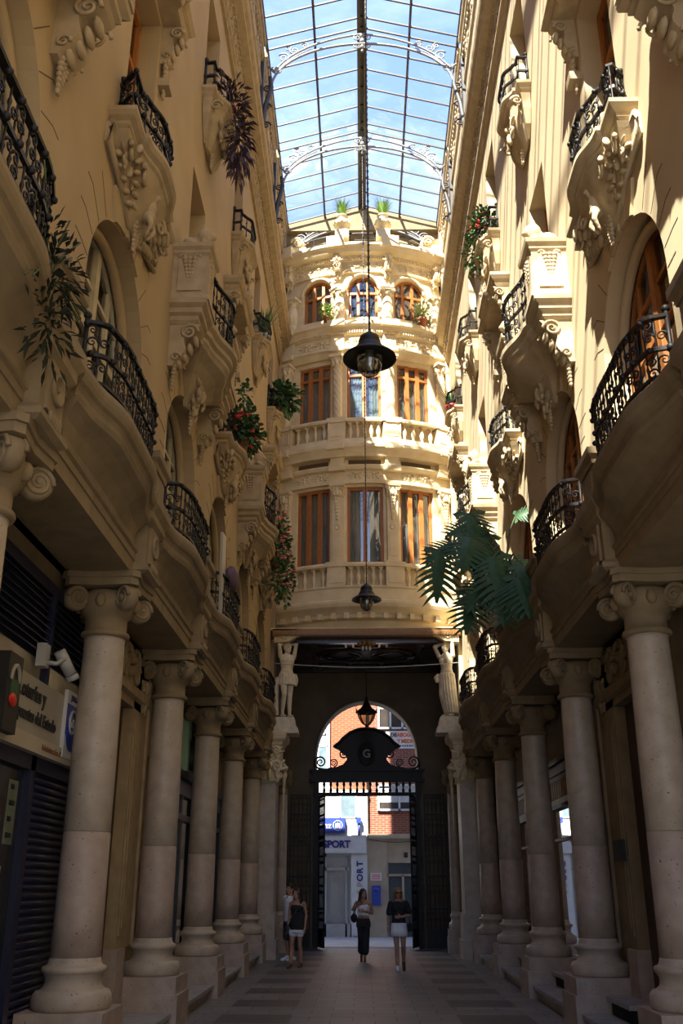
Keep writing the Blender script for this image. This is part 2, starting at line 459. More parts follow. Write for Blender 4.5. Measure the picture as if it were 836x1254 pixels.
def carve(mb, cy, cz, w, h, x=0, seed=0, tr=.03):
    """symmetrical scroll-and-leaf relief in the (y,z) plane facing +x"""
    r = random.Random(seed)
    for sg in (-1, 1):
        mb.spiral((x+.02, cy+sg*w*.22, cz+h*.12), (0,sg,0), (0,0,1), w*.2, 1.5, tr, start=PI, hand=-1)
        mb.spiral((x+.02, cy+sg*w*.32, cz-h*.22), (0,sg,0), (0,0,1), w*.13, 1.3, tr*.8, start=PI/2, hand=1)
        for q in range(5):
            ang = -.9+.55*q; yy = cy+sg*w*(.14+.07*q); zz = cz+h*(.34*math.cos(q*1.9)-.05)
            M = Matrix.Translation((x+.015, yy, zz)) @ Matrix.Rotation(-sg*ang,4,'X')
            mb.ell((0,0,0), (tr*.8, tr*.75, tr*(2.2+.6*r.random())), 7, 5, M=M)
    mb.ell((x+.03, cy, cz+h*.2), (tr*1.8, w*.09, h*.16), 8, 6)
    mb.ell((x+.02, cy, cz-h*.18), (tr*1.5, w*.07, h*.24), 8, 6)
def garland(mb, x, cy, z, h, w=.1, M=None):
    """tapering drop of fruit and leaves below z, facing +x"""
    n = 7
    for i in range(n):
        t = i/(n-1); ww = w*(1-.75*t)
        for k in (-1, 0, 1):
            mb.ell((x+.02*(1-t), cy+k*ww*.55, z-h*t), (.035*(1.1-.5*t), .035*(1.2-.5*t), h/n*.75), 7, 5, M=M)
    for k in (-1, 1):
        mb.spiral((x+.01, cy+k*w*.8, z+.03), (0,k,0), (0,0,1), w*.4, 1.3, .02, M=M)
def console(mb, y0, y1, z1, depth, h, hw=None):
    """S-scroll console: profile in (x,z) extruded along y"""
    P = []
    n = 16
    for i in range(n+1):
        t = i/n
        P.append((depth*(1-.75*t)*(.82+.18*math.cos(t*PI*3)), z1-h*t))
    poly = [(0, z1)] + P + [(0, z1-h)]
    mb.ext(poly, lambda a,b,d: (a,d,b), y0, y1)
    ym = (y0+y1)/2
    for yy in (y0-.012, y1+.012):
        mb.spiral((depth*.62, yy, z1-h*.2), (1,0,0), (0,0,1), depth*.3, 1.7, .022)
        mb.spiral((depth*.24, yy, z1-h*.8), (1,0,0), (0,0,1), depth*.16, 1.4, .018)
    for q in range(4):
        mb.ell((depth*(.78-.5*q/3), ym, z1-h*(.3+.18*q)), (.04,(y1-y0)*.38,.075), 8, 5)

# ================================================================== SETTING
# floor
fl = MB().box(-3.6, 3.6, YB, 31.2, -.15, 0).build('floor', M_FLOOR); struct(fl)

for s, nm in SIDES:
    # upper wall with arched doorways, tall balcony doors and top-floor windows
    hs = []
    for k in range(6):
        hs.append(arch_poly(AC[k], 1.14, 5.76, 7.0, 1.12, 20))
        hs.append(rect_poly(PC[k]-.58, PC[k]+.58, 8.93, 11.95))
        if k >= 2: hs.append(rect_poly(PC[k]+.35-.58, PC[k]+.35+.58, 13.78, 16.15))
    mb = MB(SM(s))
    mb.holes([(YB,5.2),(YE,5.2),(YE,22.4),(YB,22.4)], hs, lambda a,b,d: (d,a,b), 0, -.36)
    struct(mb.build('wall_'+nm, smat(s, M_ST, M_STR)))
    mb = MB(SM(s)); mb.box(-.8, -.7, YB, YE, 4.9, 22.4)
    struct(mb.build('wall_%s_backing' % nm, M_DARK))
    # arcade wall and ceiling behind the columns
    mb = MB(SM(s))
    mb.box(-.95, -.80, YB, 31, 0, 4.95)
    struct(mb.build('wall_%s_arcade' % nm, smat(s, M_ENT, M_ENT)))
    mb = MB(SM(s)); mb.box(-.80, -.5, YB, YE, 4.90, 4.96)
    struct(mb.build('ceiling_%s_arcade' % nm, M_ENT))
    # arch surrounds: incised radial joints and raised fan of voussoirs
    mb = MB(SM(s)); fan = MB(SM(s))
    for c in AC:
        for a, l0, l1, bend in ((6,.02,.26,1),(21,.02,.30,1),(36,.02,.38,1),(51,.02,.46,0)):
            for sg in (-1, 1):
                t = math.radians(a); r0, r1 = 1.14+l0, 1.14+l1
                p0 = (c+sg*r0*math.cos(t), 7.0+r0*.985*math.sin(t)); p1 = (c+sg*r1*math.cos(t), 7.0+r1*.985*math.sin(t))
                mb.tube([(-.002,p0[0],p0[1]),(-.002,p1[0],p1[1])], .007, 4, smooth=False)
                if bend: mb.tube([(-.002,p1[0],p1[1]),(-.002,p1[0]+sg*.16,p1[1])], .007, 4, smooth=False)
        for z in (6.1, 6.5, 6.9):
            for sg in (-1, 1):
                mb.box(-.002,.003, min(c+sg*1.16,c+sg*1.40), max(c+sg*1.16,c+sg*1.40), z-.007, z+.007)
                yy = c+sg*1.135
                mb.box(-.36, 0, min(yy,yy-sg*.004)-.001, max(yy,yy-sg*.004)+.001, z-.007, z+.007)
        for i in range(5):
            a0, a1 = math.radians(65+i*10+.4), math.radians(65+(i+1)*10-.4)
            ro = 1.50+.09*math.sin(PI*(i+.5)/5)
            P = [(c+r*math.cos(a), 7.0+r*.985*math.sin(a)) for r, a in ((1.15,a0),(ro,a0),(ro,a1),(1.15,a1))]
            fan.ext(P, lambda a,b,d: (d,a,b), 0, .035 if i != 2 else .05)
        pp = arch_poly(c, 1.05, 5.76, 7.0, 1.03, 24)
        fan.tube([(-.2, y, z) for y, z in pp[1:]] + [(-.2, pp[0][0], pp[0][1])], .06, 6)
    struct(mb.build('trim_%s_arch_joints' % nm, M_JOINT))
    struct(fan.build('trim_%s_arch_fans' % nm, smat(s, M_ST, M_STR)))
    # entablature above the columns
    mb = MB(SM(s))
    path = [(0, YB), (0, 25.6)]
    prof = [(-.62,4.865),(.012,4.865),(.012,5.02),(.025,5.02),(.025,5.10),(.05,5.12),(.05,5.15),(.01,5.17),(.01,5.42),(.05,5.45),(.05,5.50),(.09,5.52),(.13,5.58),(.13,5.66),(.18,5.70),(.18,5.76),(-.62,5.76)]
    mb.sweep(path, prof)
    y = YB+.1
    while y < 25.5:
        mb.box(.05,.085, y, y+.05, 5.45, 5.51); y += .1
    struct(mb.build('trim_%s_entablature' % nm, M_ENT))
    # stepped blocks with sunk discs over each column
    mb = MB(SM(s))
    for c in CY:
        mb.box(-.1,.14, c-.27,c+.27, 5.0,5.46); mb.stack([(0,c-.3),(.15,c-.3),(.15,c+.3),(0,c+.3)], [(0,5.44),(.05,5.5),(.05,5.58),(.1,5.66),(.1,5.77)])
        mb.stack([(0,c-.30),(.16,c-.30),(.16,c+.30),(0,c+.30)], [(-.02,4.87),(.03,4.9),(.03,4.95),(-.02,5.0)])
        mb.box(.13,.17, c-.17,c+.17, 5.02,5.44)
        mb.lathe([(.13,0),(.13,.03),(.105,.035),(.10,.012),(0,.012)], 20, M=Matrix.Translation((.165,c,5.25)) @ Matrix.Rotation(PI/2,4,'Y'))
        mb.ell((.18,c,5.25), .02, 8, 5)
        for q in (-.11,-.055,0,.055,.11): mb.lathe([(.018,-.09),(.022,0)], 8, c=(.18, c+q, 5.02))
        # parapet pier between the first-floor railings
        mb.box(-.02,.16, c-.28,c+.28, 5.76,6.26); mb.stack([(0,c-.28),(.16,c-.28),(.16,c+.28),(0,c+.28)], [(.02,6.14),(.03,6.2),(.07,6.24),(.07,6.32)])
        mb.box(.16,.185, c-.2,c+.2, 5.84,6.08)
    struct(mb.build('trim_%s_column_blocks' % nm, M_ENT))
    # main cornice, frieze ornament, attic and gutter
    mb = MB(SM(s))
    prof = [(0,16.85),(.06,16.85),(.06,16.93),(.11,16.97),(.11,17.05),(.07,17.07),(.07,17.42),(.12,17.45),(.15,17.55),(.30,17.62),(.30,17.74),(.36,17.80),(.38,17.9),(0,17.95)]
    mb.sweep([(0,YB),(0,26.45)], prof)
    y = 8.0
    while y < 26.3:
        mb.box(.1,.16, y, y+.07, 17.46, 17.56); y += .14
    # attic mouldings
    mb.sweep([(0,YB),(0,26.45)], [(0,20.9),(.05,20.92),(.05,21.05),(0,21.08)])
    y = 12.0
    while y < 26.3:
        mb.box(0,.07, y, y+.09, 21.7, 21.84); y += .18
    mb.sweep([(0,YB),(0,26.45)], [(0,21.86),(.1,21.88),(.1,21.98),(0,22.0)])
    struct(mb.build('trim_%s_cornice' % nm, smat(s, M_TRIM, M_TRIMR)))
    mb = MB(SM(s)); q = 0
    y = 8.3
    while y < 26.2:
        carve(mb, y, 17.24, .62, .26, .075, q, .024); q += 1; y += .66
    y = 13.0
    while y < 26.2:
        carve(mb, y, 21.35, .7, .4, .01, q, .028); q += 1; y += 1.25
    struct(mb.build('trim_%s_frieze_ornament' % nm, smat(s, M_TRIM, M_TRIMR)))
    mb = MB(SM(s))
    for k in range(-3, 5):
        a = 11.38+3.757*k+.16; b = a+3.757-.32
        if a < 26.4: mb.box(-.05,.14, a, min(b,26.45), 22.18, 22.42)
    struct(mb.build('trim_%s_gutter' % nm, smat(s, M_TRIM, M_TRIMR)))
for s, nm in SIDES:
    struct(MB(SM(s)).box(-9,-.96, YB, 31, 0, 10.8).build('wall_%s_block' % nm, M_ENT))  # unseen mass added to block light, height set so sun reaches the street
struct(MB().box(-11.6,11.6, 27.32, 31, 8.45, 10.8).build('wall_end_light_blocker', M_BAY))  # unseen block added to shade part of the street beyond the gate
# invented open square behind the viewer, letting sky light into the passage
struct(MB().box(-30,30, -40, YB, -.15, -.01).build('ground_added_square', M_PAVE))

# ------------------------------------------------------------------ columns
def make_column():
    t = thing('stone_column', '', 'column', (0,0,0))
    mb = MB(); mb.box(-.44,.44,-.44,.44,0,.40); mb.box(-.41,.41,-.41,.41,.40,.60); mb.build('plinth', M_COLL, t)
    mb = MB(); mb.lathe([(.36,.60),(.375,.63),(.38,.68),(.37,.73),(.345,.765),(.30,.775),(.30,.785),(.275,.80),(.265,.84),(.27,.885),(.285,.90),(.285,.91),(.305,.92),(.312,.945),(.305,.97),(.28,.98),(.265,.985),(.25,1.02),(.245,1.05)], 36); mb.build('base', M_COLU, t)
    mb = MB(); mb.lathe([(.244,1.05),(.240,1.4),(.236,2.195),(.231,2.2)], 36); mb.build('lower_shaft', M_COLL, t, 'darker pinkish lower drum')
    mb = MB(); mb.lathe([(.23,2.202),(.235,2.207),(.231,3.0),(.222,3.8),(.216,4.16),(.222,4.2)], 36); mb.build('upper_shaft', M_COLU, t)
    mb = MB()
    mb.lathe([(.222,4.2),(.255,4.21),(.265,4.235),(.255,4.26),(.226,4.27),(.226,4.42),(.27,4.46),(.31,4.54),(.32,4.60),(.30,4.66),(.28,4.70)], 32)
    P = []
    for q in range(4):
        a = PI/4+q*PI/2
        for d, r in ((-.09,.52),(.09,.52)):
            P.append((r*math.cos(a+d), r*math.sin(a+d)))
        am = a+PI/4; P.append((.36*math.cos(am), .36*math.sin(am)))
    mb.ext(P, lambda a,b,d: (a,b,d), 4.72, 4.80); P2 = [(x*1.06,y*1.06) for x,y in P]; mb.ext(P2, lambda a,b,d: (a,b,d), 4.80, 4.87)
    for q in range(4):   # egg between the volutes
        a = q*PI/2; mb.ell((.31*math.cos(a),.31*math.sin(a),4.57), (.06,.06,.08), 8, 6)
    cap = mb.build('capital', M_ENT, t)
    mb = MB()
    mb.tube([(0,-.07,0),(0,-.045,0),(0,.045,0),(0,.07,0)], [.105,.135,.135,.105], 20)
    for yy in (-.07,.07):
        mb.spiral((0,yy,0), (1,0,0), (0,0,1), .125, 2.2, .024, seg=14)
        mb.ell((0,yy,0), (.03,.03,.03), 8, 6)
    vm = mb.mesh('volute')
    for q in range(4):
        a = PI/4+q*PI/2
        v = link('volute', vm, M_ENT, cap, None, (.40*math.cos(a), .40*math.sin(a), 4.59)); v.rotation_euler = (0,0,a)
    return t
col0 = make_column(); first = True
for s, nm in SIDES:
    for k, y in enumerate(CY):
        if s > 0 and k == 0: continue
        lab = 'stone column with scrolled capital, %s from the viewer in the %s colonnade' % ((ORD[k] if s < 0 else ORD[k-1] if k < 5 else 'farthest'), nm)
        if k == 1 and s < 0: lab = 'large speckled stone column right beside the beige lottery sign'
        if first: c = col0; c.location = (s*(WX+.3), y, 0); c['label'] = lab; first = False; c['group'] = 'columns of the arcade'
        else: dup(col0, (s*(WX+.3), y, 0), 0, lab, 'columns of the arcade')

# ------------------------------------------------------------------ iron railing
def railing(parent, path, h, step=.11, scrolls=True, z0=0, double=False, n=5, knob=True):
    """wrought railing along plan path; rails and scrolls are parts of it, balusters one by one"""
    rail = MB()
    fine = resample(path, .07)
    rail.sweep(fine, [(-.025,z0+h-.04),(.03,z0+h-.04),(.035,z0+h-.015),(.02,z0+h),(-.02,z0+h)])
    ro = rail.build('railing', M_IRON, parent)
    mid = MB(); mid.sweep(fine, [(-.012,z0+h*.5-.02),(.02,z0+h*.5-.02),(.02,z0+h*.5+.02),(-.012,z0+h*.5+.02)]); mid.build('middle_rail', M_IRON, ro)
    bot = MB(); bot.sweep(fine, [(-.012,z0+.06),(.015,z0+.06),(.015,z0+.09),(-.012,z0+.09)]); bot.build('bottom_rail', M_IRON, ro)
    pts = resample(path, step); sc = MB()
    smesh = {}
    bm_ = MB(); bm_.tube([(0,0,.0),(0,0,h*.2),(0,0,h*.25),(0,0,h*.3),(0,0,h*.7),(0,0,h*.75),(0,0,h*.8),(0,0,h-.03)], [.009,.009,.018,.009,.009,.018,.009,.009], 6)
    me = bm_.mesh('baluster'); me.materials.append(M_IRON)
    Nn = offs(pts, False)
    for i, p in enumerate(pts):
        if i in (0, len(pts)-1):
            q = MB(); q.tube([(0,0,-.01),(0,0,h*.5),(0,0,h+.02)], [.03,.022,.024], 8); q.ell((0,0,h+.05), .04, 8, 6); q.ell((0,0,h*.5), .045, 8, 6)
            q.build('end_post', M_IRON, ro, None, (p[0],p[1],z0))
        else:
            link('baluster', me, M_IRON, ro, None, (p[0], p[1], z0))
        if scrolls and i < len(pts)-1:
            a = V((p[0],p[1],0)); b = V((pts[i+1][0],pts[i+1][1],0)); U = (b-a).normalized(); m = (a+b)/2; g = (b-a).length
            out = V((Nn[i][0],Nn[i][1],0))*.012
            if i % 3 != 2:
                for zz, hd in ((h*.68,1),(h*.86,-1),(h*.33,-1),(h*.17,1)):
                    if (zz in (h*.86, h*.17)) and i % 2: continue
                    if hd not in smesh:
                        q = MB(); q.spiral((0,0,0), (hd,0,0), (0,0,1), g*.46, 1.4, .011, 4, seg=9); smesh[hd] = q.mesh('scroll'); smesh[hd].materials.append(M_IRON)
                    o_ = link('scroll', smesh[hd], None, ro, None, m+out+V((0,0,z0+zz))); o_.rotation_euler = (0,0,math.atan2(U.y,U.x))
            if knob and i % 2 == 0:
                if 'k' not in smesh:
                    q = MB(); q.ell((0,0,0), .032, 7, 5); smesh['k'] = q.mesh('knob'); smesh['k'].materials.append(M_IRON)
                link('knob', smesh['k'], None, ro, None, m+out*2+V((0,0,z0+h*.5))); link('knob', smesh['k'], None, ro, None, a+out*2+V((0,0,z0+h-.05)))
    return ro

def smoothpath(keys, n=10):
    """keys [(y, x)]; cosine-eased interpolation -> [(x,y)]"""
    out = []
    for (y0,x0),(y1,x1) in zip(keys, keys[1:]):
        for i in range(n):
            t = i/n; e = .5-.5*math.cos(PI*t); out.append((x0+(x1-x0)*e, y0+(y1-y0)*t))
    out.append((keys[-1][1], keys[-1][0])); return out

# ------------------------------------------------------------------ first-floor balconies
def make_first(m):
    t = thing('curved_balcony', '', 'balcony')
    front = smoothpath([(-1.5,.20),(-1.3,.22),(-.5,.36),(.5,.36),(1.3,.22),(1.5,.20)], 8)
    path = [(.0,-1.5)] + front + [(.0,1.5)]
    mb = MB(); mb.stack(path, [(-.06,5.50),(-.05,5.56),(-.03,5.60),(.0,5.62),(.02,5.66),(.03,5.70),(.03,5.74),(.0,5.78)]); mb.build('slab', M_ENT, t)
    # coved soffit running back into the entablature
    mb = MB(); rings = []
    for sx, z in ((1,5.50),(.93,5.46),(.72,5.42),(.45,5.34),(.2,5.22),(.06,5.1)):
        rings.append([(max(.03, p[0]*sx - .03), p[1]*(.96-.1*(1-sx)), z) for p in front] )
    rings = [r + [(-.02, r[-1][1], r[0][2]), (-.02, r[0][1], r[0][2])] for r in rings]
    mb.loft(rings, smooth=False)
    cv = mb.build('soffit', M_ENT, t)
    rp = [(.04,-1.06)] + [(x-.05,y) for x,y in front if abs(y) <= 1.06] + [(.04,1.06)]
    railing(t, rp, .70, .12, True, 5.78)
    return t
bal1 = make_first(M_ENT); first = True
for s, nm in SIDES:
    for k, y in enumerate(AC):
        lab = 'curved stone first-floor balcony with black iron railing, %s from the viewer on the %s' % (ORD[k], nm)
        if first: b = bal1; b.location = (s*WX, y, 0); b.rotation_euler = (0,0,rz(s)); b['label'] = lab; b['group'] = 'first-floor balconies'; first = False
        else: dup(bal1, (s*WX, y, 0), rz(s), lab, 'first-floor balconies')

# arched balcony doors
DN = [0]; WN = [0]
def make_arch_door(m):
    t = sempty('door_0')
    x = -.33
    fr = MB()
    P = arch_poly(0, 1.14, 0, 1.24, 1.12, 24); Q = arch_poly(0, 1.04, .10, 1.24, 1.02, 24)
    fr.holes(P, [Q], lambda a,b,d: (d,a,b), x+.06, x)
    fr.box(x, x+.08, -.06,.06, .08, 2.30); fr.box(x, x+.07, -1.04,1.04, 1.18,1.28)
    for yy in (-.55,.55): fr.box(x, x+.06, yy-.035, yy+.035, .1, 2.08)
    fr.box(x, x+.05, -1.04,1.04, .08,.40); fr.box(x, x+.05, -1.04,1.04, 1.72,1.77); fr.box(x, x+.05, -1.04,1.04, .80,.84)
    f = fr.build('door_frame', m, t)
    g = MB(); g.add([(x+.02,a,b) for a,b in Q], [tuple(range(len(Q)))]); g.build('pane', M_GLASS, f)
    c = MB(); pts = []
    n = 40
    for i in range(n+1):
        yy = -1.0+2.0*i/n; pts.append((x-.08+.02*math.sin(i*1.1), yy))
    c.add([(a,b,.40) for a,b in pts]+[(a,b,1.2) for a,b in pts], [(i,i+1,n+2+i,n+1+i) for i in range(n)], True)
    c.build('curtain', M_CURT if m is M_WOOD else M_CREAMW, t)
    return t
for s, nm in SIDES:
    m = smat(s, M_CREAMW, M_WOOD); base = make_arch_door(m)
    for k, y in enumerate(AC):
        DN[0] += 1
        o = base if k == 0 else dup(base)
        o.name = 'door_%d' % DN[0]; o.location = (s*WX, y, 5.76); o.rotation_euler = (0,0,rz(s))

def make_rect_window(w, h, m, cols=2, transom=.72):
    t = sempty('window_0'); x = -.32; fr = MB(); hw = w/2
    fr.box(x,x+.07,-hw,-hw+.07,0,h); fr.box(x,x+.07,hw-.07,hw,0,h); fr.box(x,x+.07,-hw,hw,h-.08,h); fr.box(x,x+.07,-hw,hw,0,.10)
    for i in range(1, cols):
        y = -hw+w*i/cols; fr.box(x,x+.07,y-.05,y+.05,0,h)
    fr.box(x,x+.06,-hw,hw,h*transom-.04,h*transom+.04)
    f = fr.build('window_frame', m, t)
    g = MB(); g.add([(x+.02,-hw,0),(x+.02,hw,0),(x+.02,hw,h),(x+.02,-hw,h)], [(0,1,2,3)]); g.build('pane', M_GLASS, f)
    return t
for s, nm in SIDES:
    m = smat(s, M_WOOD, M_WOOD)
    a = make_rect_window(1.16, 3.02, m); b = make_rect_window(1.16, 2.37, m)
    for k in range(6):
        WN[0] += 1; o = a if k == 0 else dup(a)
        o.name = 'window_%d' % WN[0]; o.location = (s*WX, PC[k], 8.93); o.rotation_euler = (0,0,rz(s))
    for k in range(2, 6):
        WN[0] += 1; o = b if k == 2 else dup(b)
        o.name = 'window_%d' % WN[0]; o.location = (s*WX, PC[k]+.35, 13.78); o.rotation_euler = (0,0,rz(s))

# ------------------------------------------------------------------ second floor: carved balconies (S) and pedestal balconies (P)
def hull(mb, path, z, levels, xmin=.01):
    rings = []
    for sx, sy, dz in levels:
        rings.append([(max(xmin, p[0]*sx), p[1]*sy, z+dz) for p in path])
    mb.loft(rings, smooth=False)
def putto(mb, x, y, z, k=1.0):
    mb.ell((x+.10*k, y, z), (.085*k,.08*k,.095*k), 12, 8)                  # head
    for q in range(7):
        a = q/6*PI; mb.ell((x+.08*k, y+.08*k*math.cos(a), z+.06*k+.04*k*math.sin(a)), .035*k, 7, 5)
    mb.ell((x+.04*k, y, z-.21*k), (.10*k,.10*k,.15*k), 12, 8)               # torso
    mb.ell((x+.03*k, y, z-.38*k), (.11*k,.12*k,.10*k), 12, 8)
    for sg in (-1, 1):
        mb.limb((x+.04*k,y+sg*.10*k,z-.12*k), (x+.10*k,y+sg*.2*k,z-.02*k), .04*k,.035*k, 8)
        mb.limb((x+.10*k,y+sg*.2*k,z-.02*k), (x+.10*k,y+sg*.24*k,z+.14*k), .035*k,.03*k, 8)
        mb.limb((x+.05*k,y+sg*.07*k,z-.42*k), (x+.10*k,y+sg*.10*k,z-.56*k), .06*k,.045*k, 8)
        mb.limb((x+.10*k,y+sg*.10*k,z-.56*k), (x+.02*k,y+sg*.05*k,z-.72*k), .045*k,.03*k, 8)
    mb.ell((x+.18*k,y,z-.01*k), (.02*k,.018*k,.02*k), 6, 4)

def serp(w, d0, d1):
    return [(0,-w),(d0,-w),(d0,-w*.62)] + smoothpath([(-w*.62,d0+.05),(-w*.18,d1),(w*.18,d1),(w*.62,d0+.05)], 7) + [(d0,w*.62),(d0,w),(0,w)]

def make_carved(m):
    t = thing('carved_balcony', '', 'balcony'); path = serp(1.02,.24,.40)
    mb = MB(); mb.stack(path, [(-.08,-.20),(-.03,-.16),(-.03,-.12),(.02,-.09),(.05,-.05),(.05,0)]); mb.build('slab', m, t)
    mb = MB(); hull(mb, path, -.20, [(.86,.95,0),(.80,.92,-.05),(.70,.86,-.14),(.52,.7,-.28),(.34,.5,-.42),(.16,.3,-.55)])
    cb = mb.build('corbel', m, t)
    mb = MB(); P = [(-1.08,-.2),(1.08,-.2),(1.08,-.46),(.5,-.60),(.2,-.76),(-.2,-.76),(-.5,-.60),(-1.08,-.46)]
    mb.ext(P, lambda a,b,d: (d,a,b), 0, .05)
    mb.tube([(.05,a,b) for a,b in P], .035, 6, closed=True)
    mb.build('back_plate', m, t)
    mb = MB(); putto(mb, .20, 0, -.28, .72)
    mb2 = remesh(mb, .018, 2, 'carved_cherub'); link('carved_cherub', mb2, m, t)
    mb = MB()
    for sg in (-1, 1):
        carve(mb, sg*.62, -.38, .6, .34, .12, 3+sg, .03)
        mb.spiral((.25,sg*.42,-.34),(.2,sg,0),(0,0,1),.13,1.6,.03)
        mb.spiral((.2,sg*.80,-.36),(.2,sg,0),(0,0,1),.11,1.5,.028)
        for q in range(5): mb.ell((0,0,0), (.04,.04,.09), 7, 5, M=Matrix.Translation((.09,sg*(.88-.13*q),-.44-.05*q)) @ Matrix.Rotation(sg*1.0,4,'X'))
        for q in range(6): mb.ell((0,0,0), (.04,.035,.10), 7, 5, M=Matrix.Translation((.26-.03*q,sg*(.74-.1*q),-.26-.065*q)) @ Matrix.Rotation(sg*(.5+.2*q),4,'X'))
    garland(mb, .08, 0, -.66, .30, .13)
    mb.build('carving', m, t)
    rp = [(0.02,-.74)] + [(p[0]-.05, p[1]*.9) for p in path[1:-1]] + [(.02,.74)]
    railing(t, rp, .62, .13, True, 0)
    return t
def make_hood(m):
    """bracketed pediment over a tall door"""
    t = thing('window_hood', '', 'window hood')
    mb = MB(); path = [(0,-.95),(.30,-.95),(.30,-.45),(.36,-.40),(.36,.40),(.30,.45),(.30,.95),(0,.95)]
    mb.stack(path, [(-.06,.0),(-.03,.05),(-.03,.09),(.02,.12),(.06,.18),(.06,.24)])
    mb.stack([(0,-.5),(.3,-.42),(.34,0),(.3,.42),(0,.5)], [(0,.24),(.02,.34),(-.06,.46),(-.16,.62)])
    mb.build('pediment', m, t)
    for sg in (-1,1):
        mb = MB(); console(mb, sg*.78-.1, sg*.78+.1, .0, .30, .62)
        garland(mb, .05, sg*.78, -.66, .42, .1)
        mb.box(0,.14, sg*.78-.1, sg*.78+.1, -.98, -.86)
        mb.build('bracket', m, t)
    mb = MB(); carve(mb, 0, .36, .5, .36, .34, 4, .04); mb.build('shell_ornament', m, t)
    return t
def make_pedestal(m):
    t = thing('pedestal_balcony', '', 'balcony')
    front = smoothpath([(-.95,.44),(-.75,.50),(0,.68),(.75,.50),(.95,.44)], 8)
    path = [(0,-1.48),(.46,-1.48),(.46,-.95)] + front[1:-1] + [(.46,.95),(.46,1.48),(0,1.48)]
    mb = MB(); mb.stack(path, [(-.12,-.30),(-.08,-.26),(-.08,-.20),(-.03,-.17),(-.03,-.10),(.03,-.06),(.04,0)]); mb.build('slab', m, t)
    mb = MB(); bow = [(0,-.95)] + front + [(0,.95)]
    hull(mb, bow, -.30, [(.84,.96,0),(.80,.92,-.04),(.60,.74,-.12),(.40,.52,-.24),(.25,.36,-.42),(.12,.22,-.62)])
    mb.build('corbel', m, t)
    mb = MB()
    carve(mb, 0, -.58, .62, .5, .20, 9, .045); carve(mb, 0, -.85, .4, .3, .12, 5, .035)
    garland(mb, .08, 0, -.92, .32, .13)
    mb.build('carving', m, t)
    cm = MB(); console(cm, -.15, .15, 0, .42, .62); garland(cm, .05, 0, -.58, .30, .1)
    cme = cm.mesh('console'); cme.materials.append(m)
    for sg in (-1,1): link('console', cme, m, t, None, (0, sg*1.2, -.30))
    # pedestals
    mb = MB()
    mb.stack([(0,-.27),(.5,-.27),(.5,.27),(0,.27)], [(0.02,0),(.02,.08),(-.03,.11),(-.03,.72),(.0,.76),(.0,.80),(.04,.84),(.05,.90)])
    mb.box(.08,.40,-.262,-.25,.16,.68); mb.box(.08,.40,.25,.262,.16,.68); mb.box(.47,.485,-.2,.2,.15,.68)
    R = Matrix.Rotation(-PI/2,4,'Z'); R2 = Matrix.Rotation(PI/2,4,'Z')
    garland(mb, .245, .23, .66, .34, .12, M=R); garland(mb, .245, -.23, .66, .34, .12, M=R2); garland(mb, .47, 0, .66, .34, .12)
    pm = mb.mesh('pedestal'); pm.materials.append(m)
    ln = MB()
    ln.box(.06,.46,-.18,.18,1.04,1.12)
    ln.limb((.16,0,1.24),(.36,0,1.23),.10,.085); ln.ell((.40,0,1.36),(.10,.11,.11),12,8); ln.ell((.47,0,1.34),(.06,.06,.05)); ln.ell((.36,0,1.33),(.11,.14,.14),12,8)
    for sg in (-1,1):
        ln.limb((.36,sg*.09,1.2),(.48,sg*.08,1.14),.04,.035); ln.limb((.14,sg*.1,1.2),(.24,sg*.13,1.14),.06,.04); ln.ell((.37,sg*.09,1.46),(.03,.03,.035))
    ln.tube([(.08,0,1.22),(.06,.12,1.16),(.14,.17,1.15)],[.025,.02,.03],6)
    lm = remesh(ln, .02, 2, 'carved_lion'); lm.transform(Matrix.Translation((0,0,-.14))); lm.materials.append(m)
    for sg in (-1,1):
        p = link('pedestal', pm, m, t, None, (0, sg*1.2, 0)); link('carved_lion', lm, m, p)
    rp = [(x-.06,y) for x,y in front]
    railing(t, rp, .86, .13, True, 0)
    return t
for s, nm in SIDES:
    m = smat(s, M_TRIM, M_TRIMR)
    A = make_carved(m); B = make_hood(m); Cc = make_pedestal(m); fa = fb = True
    for k in range(6):
        if k % 2:   # carved
            y = PC[k]; n = (k-1)//2
            lab = 'carved serpentine stone balcony with cherub corbel, %s of three on the %s wall' % (['nearest','middle','farthest'][n], nm)
            hab = 'bracketed stone hood over a tall window, %s of three on the %s wall' % (['nearest','middle','farthest'][n], nm)
            if fa:
                A.location = (s*WX,y,9.02); A.rotation_euler = (0,0,rz(s)); A['label'] = lab; A['group'] = 'carved balconies'
                B.location = (s*WX,y,12.05); B.rotation_euler = (0,0,rz(s)); B['label'] = hab; B['group'] = 'window hoods'; fa = False
            else:
                dup(A, (s*WX,y,9.02), rz(s), lab); dup(B, (s*WX,y,12.05), rz(s), hab)
        else:
            y = PC[k]; n = k//2
            lab = 'rounded stone balcony between two lion pedestals, %s of three on the %s wall' % (['nearest','middle','farthest'][n], nm)
            if fb: Cc.location = (s*WX,y,8.93); Cc.rotation_euler = (0,0,rz(s)); Cc['label'] = lab; Cc['group'] = 'pedestal balconies'; fb = False
            else: dup(Cc, (s*WX,y,8.93), rz(s), lab)

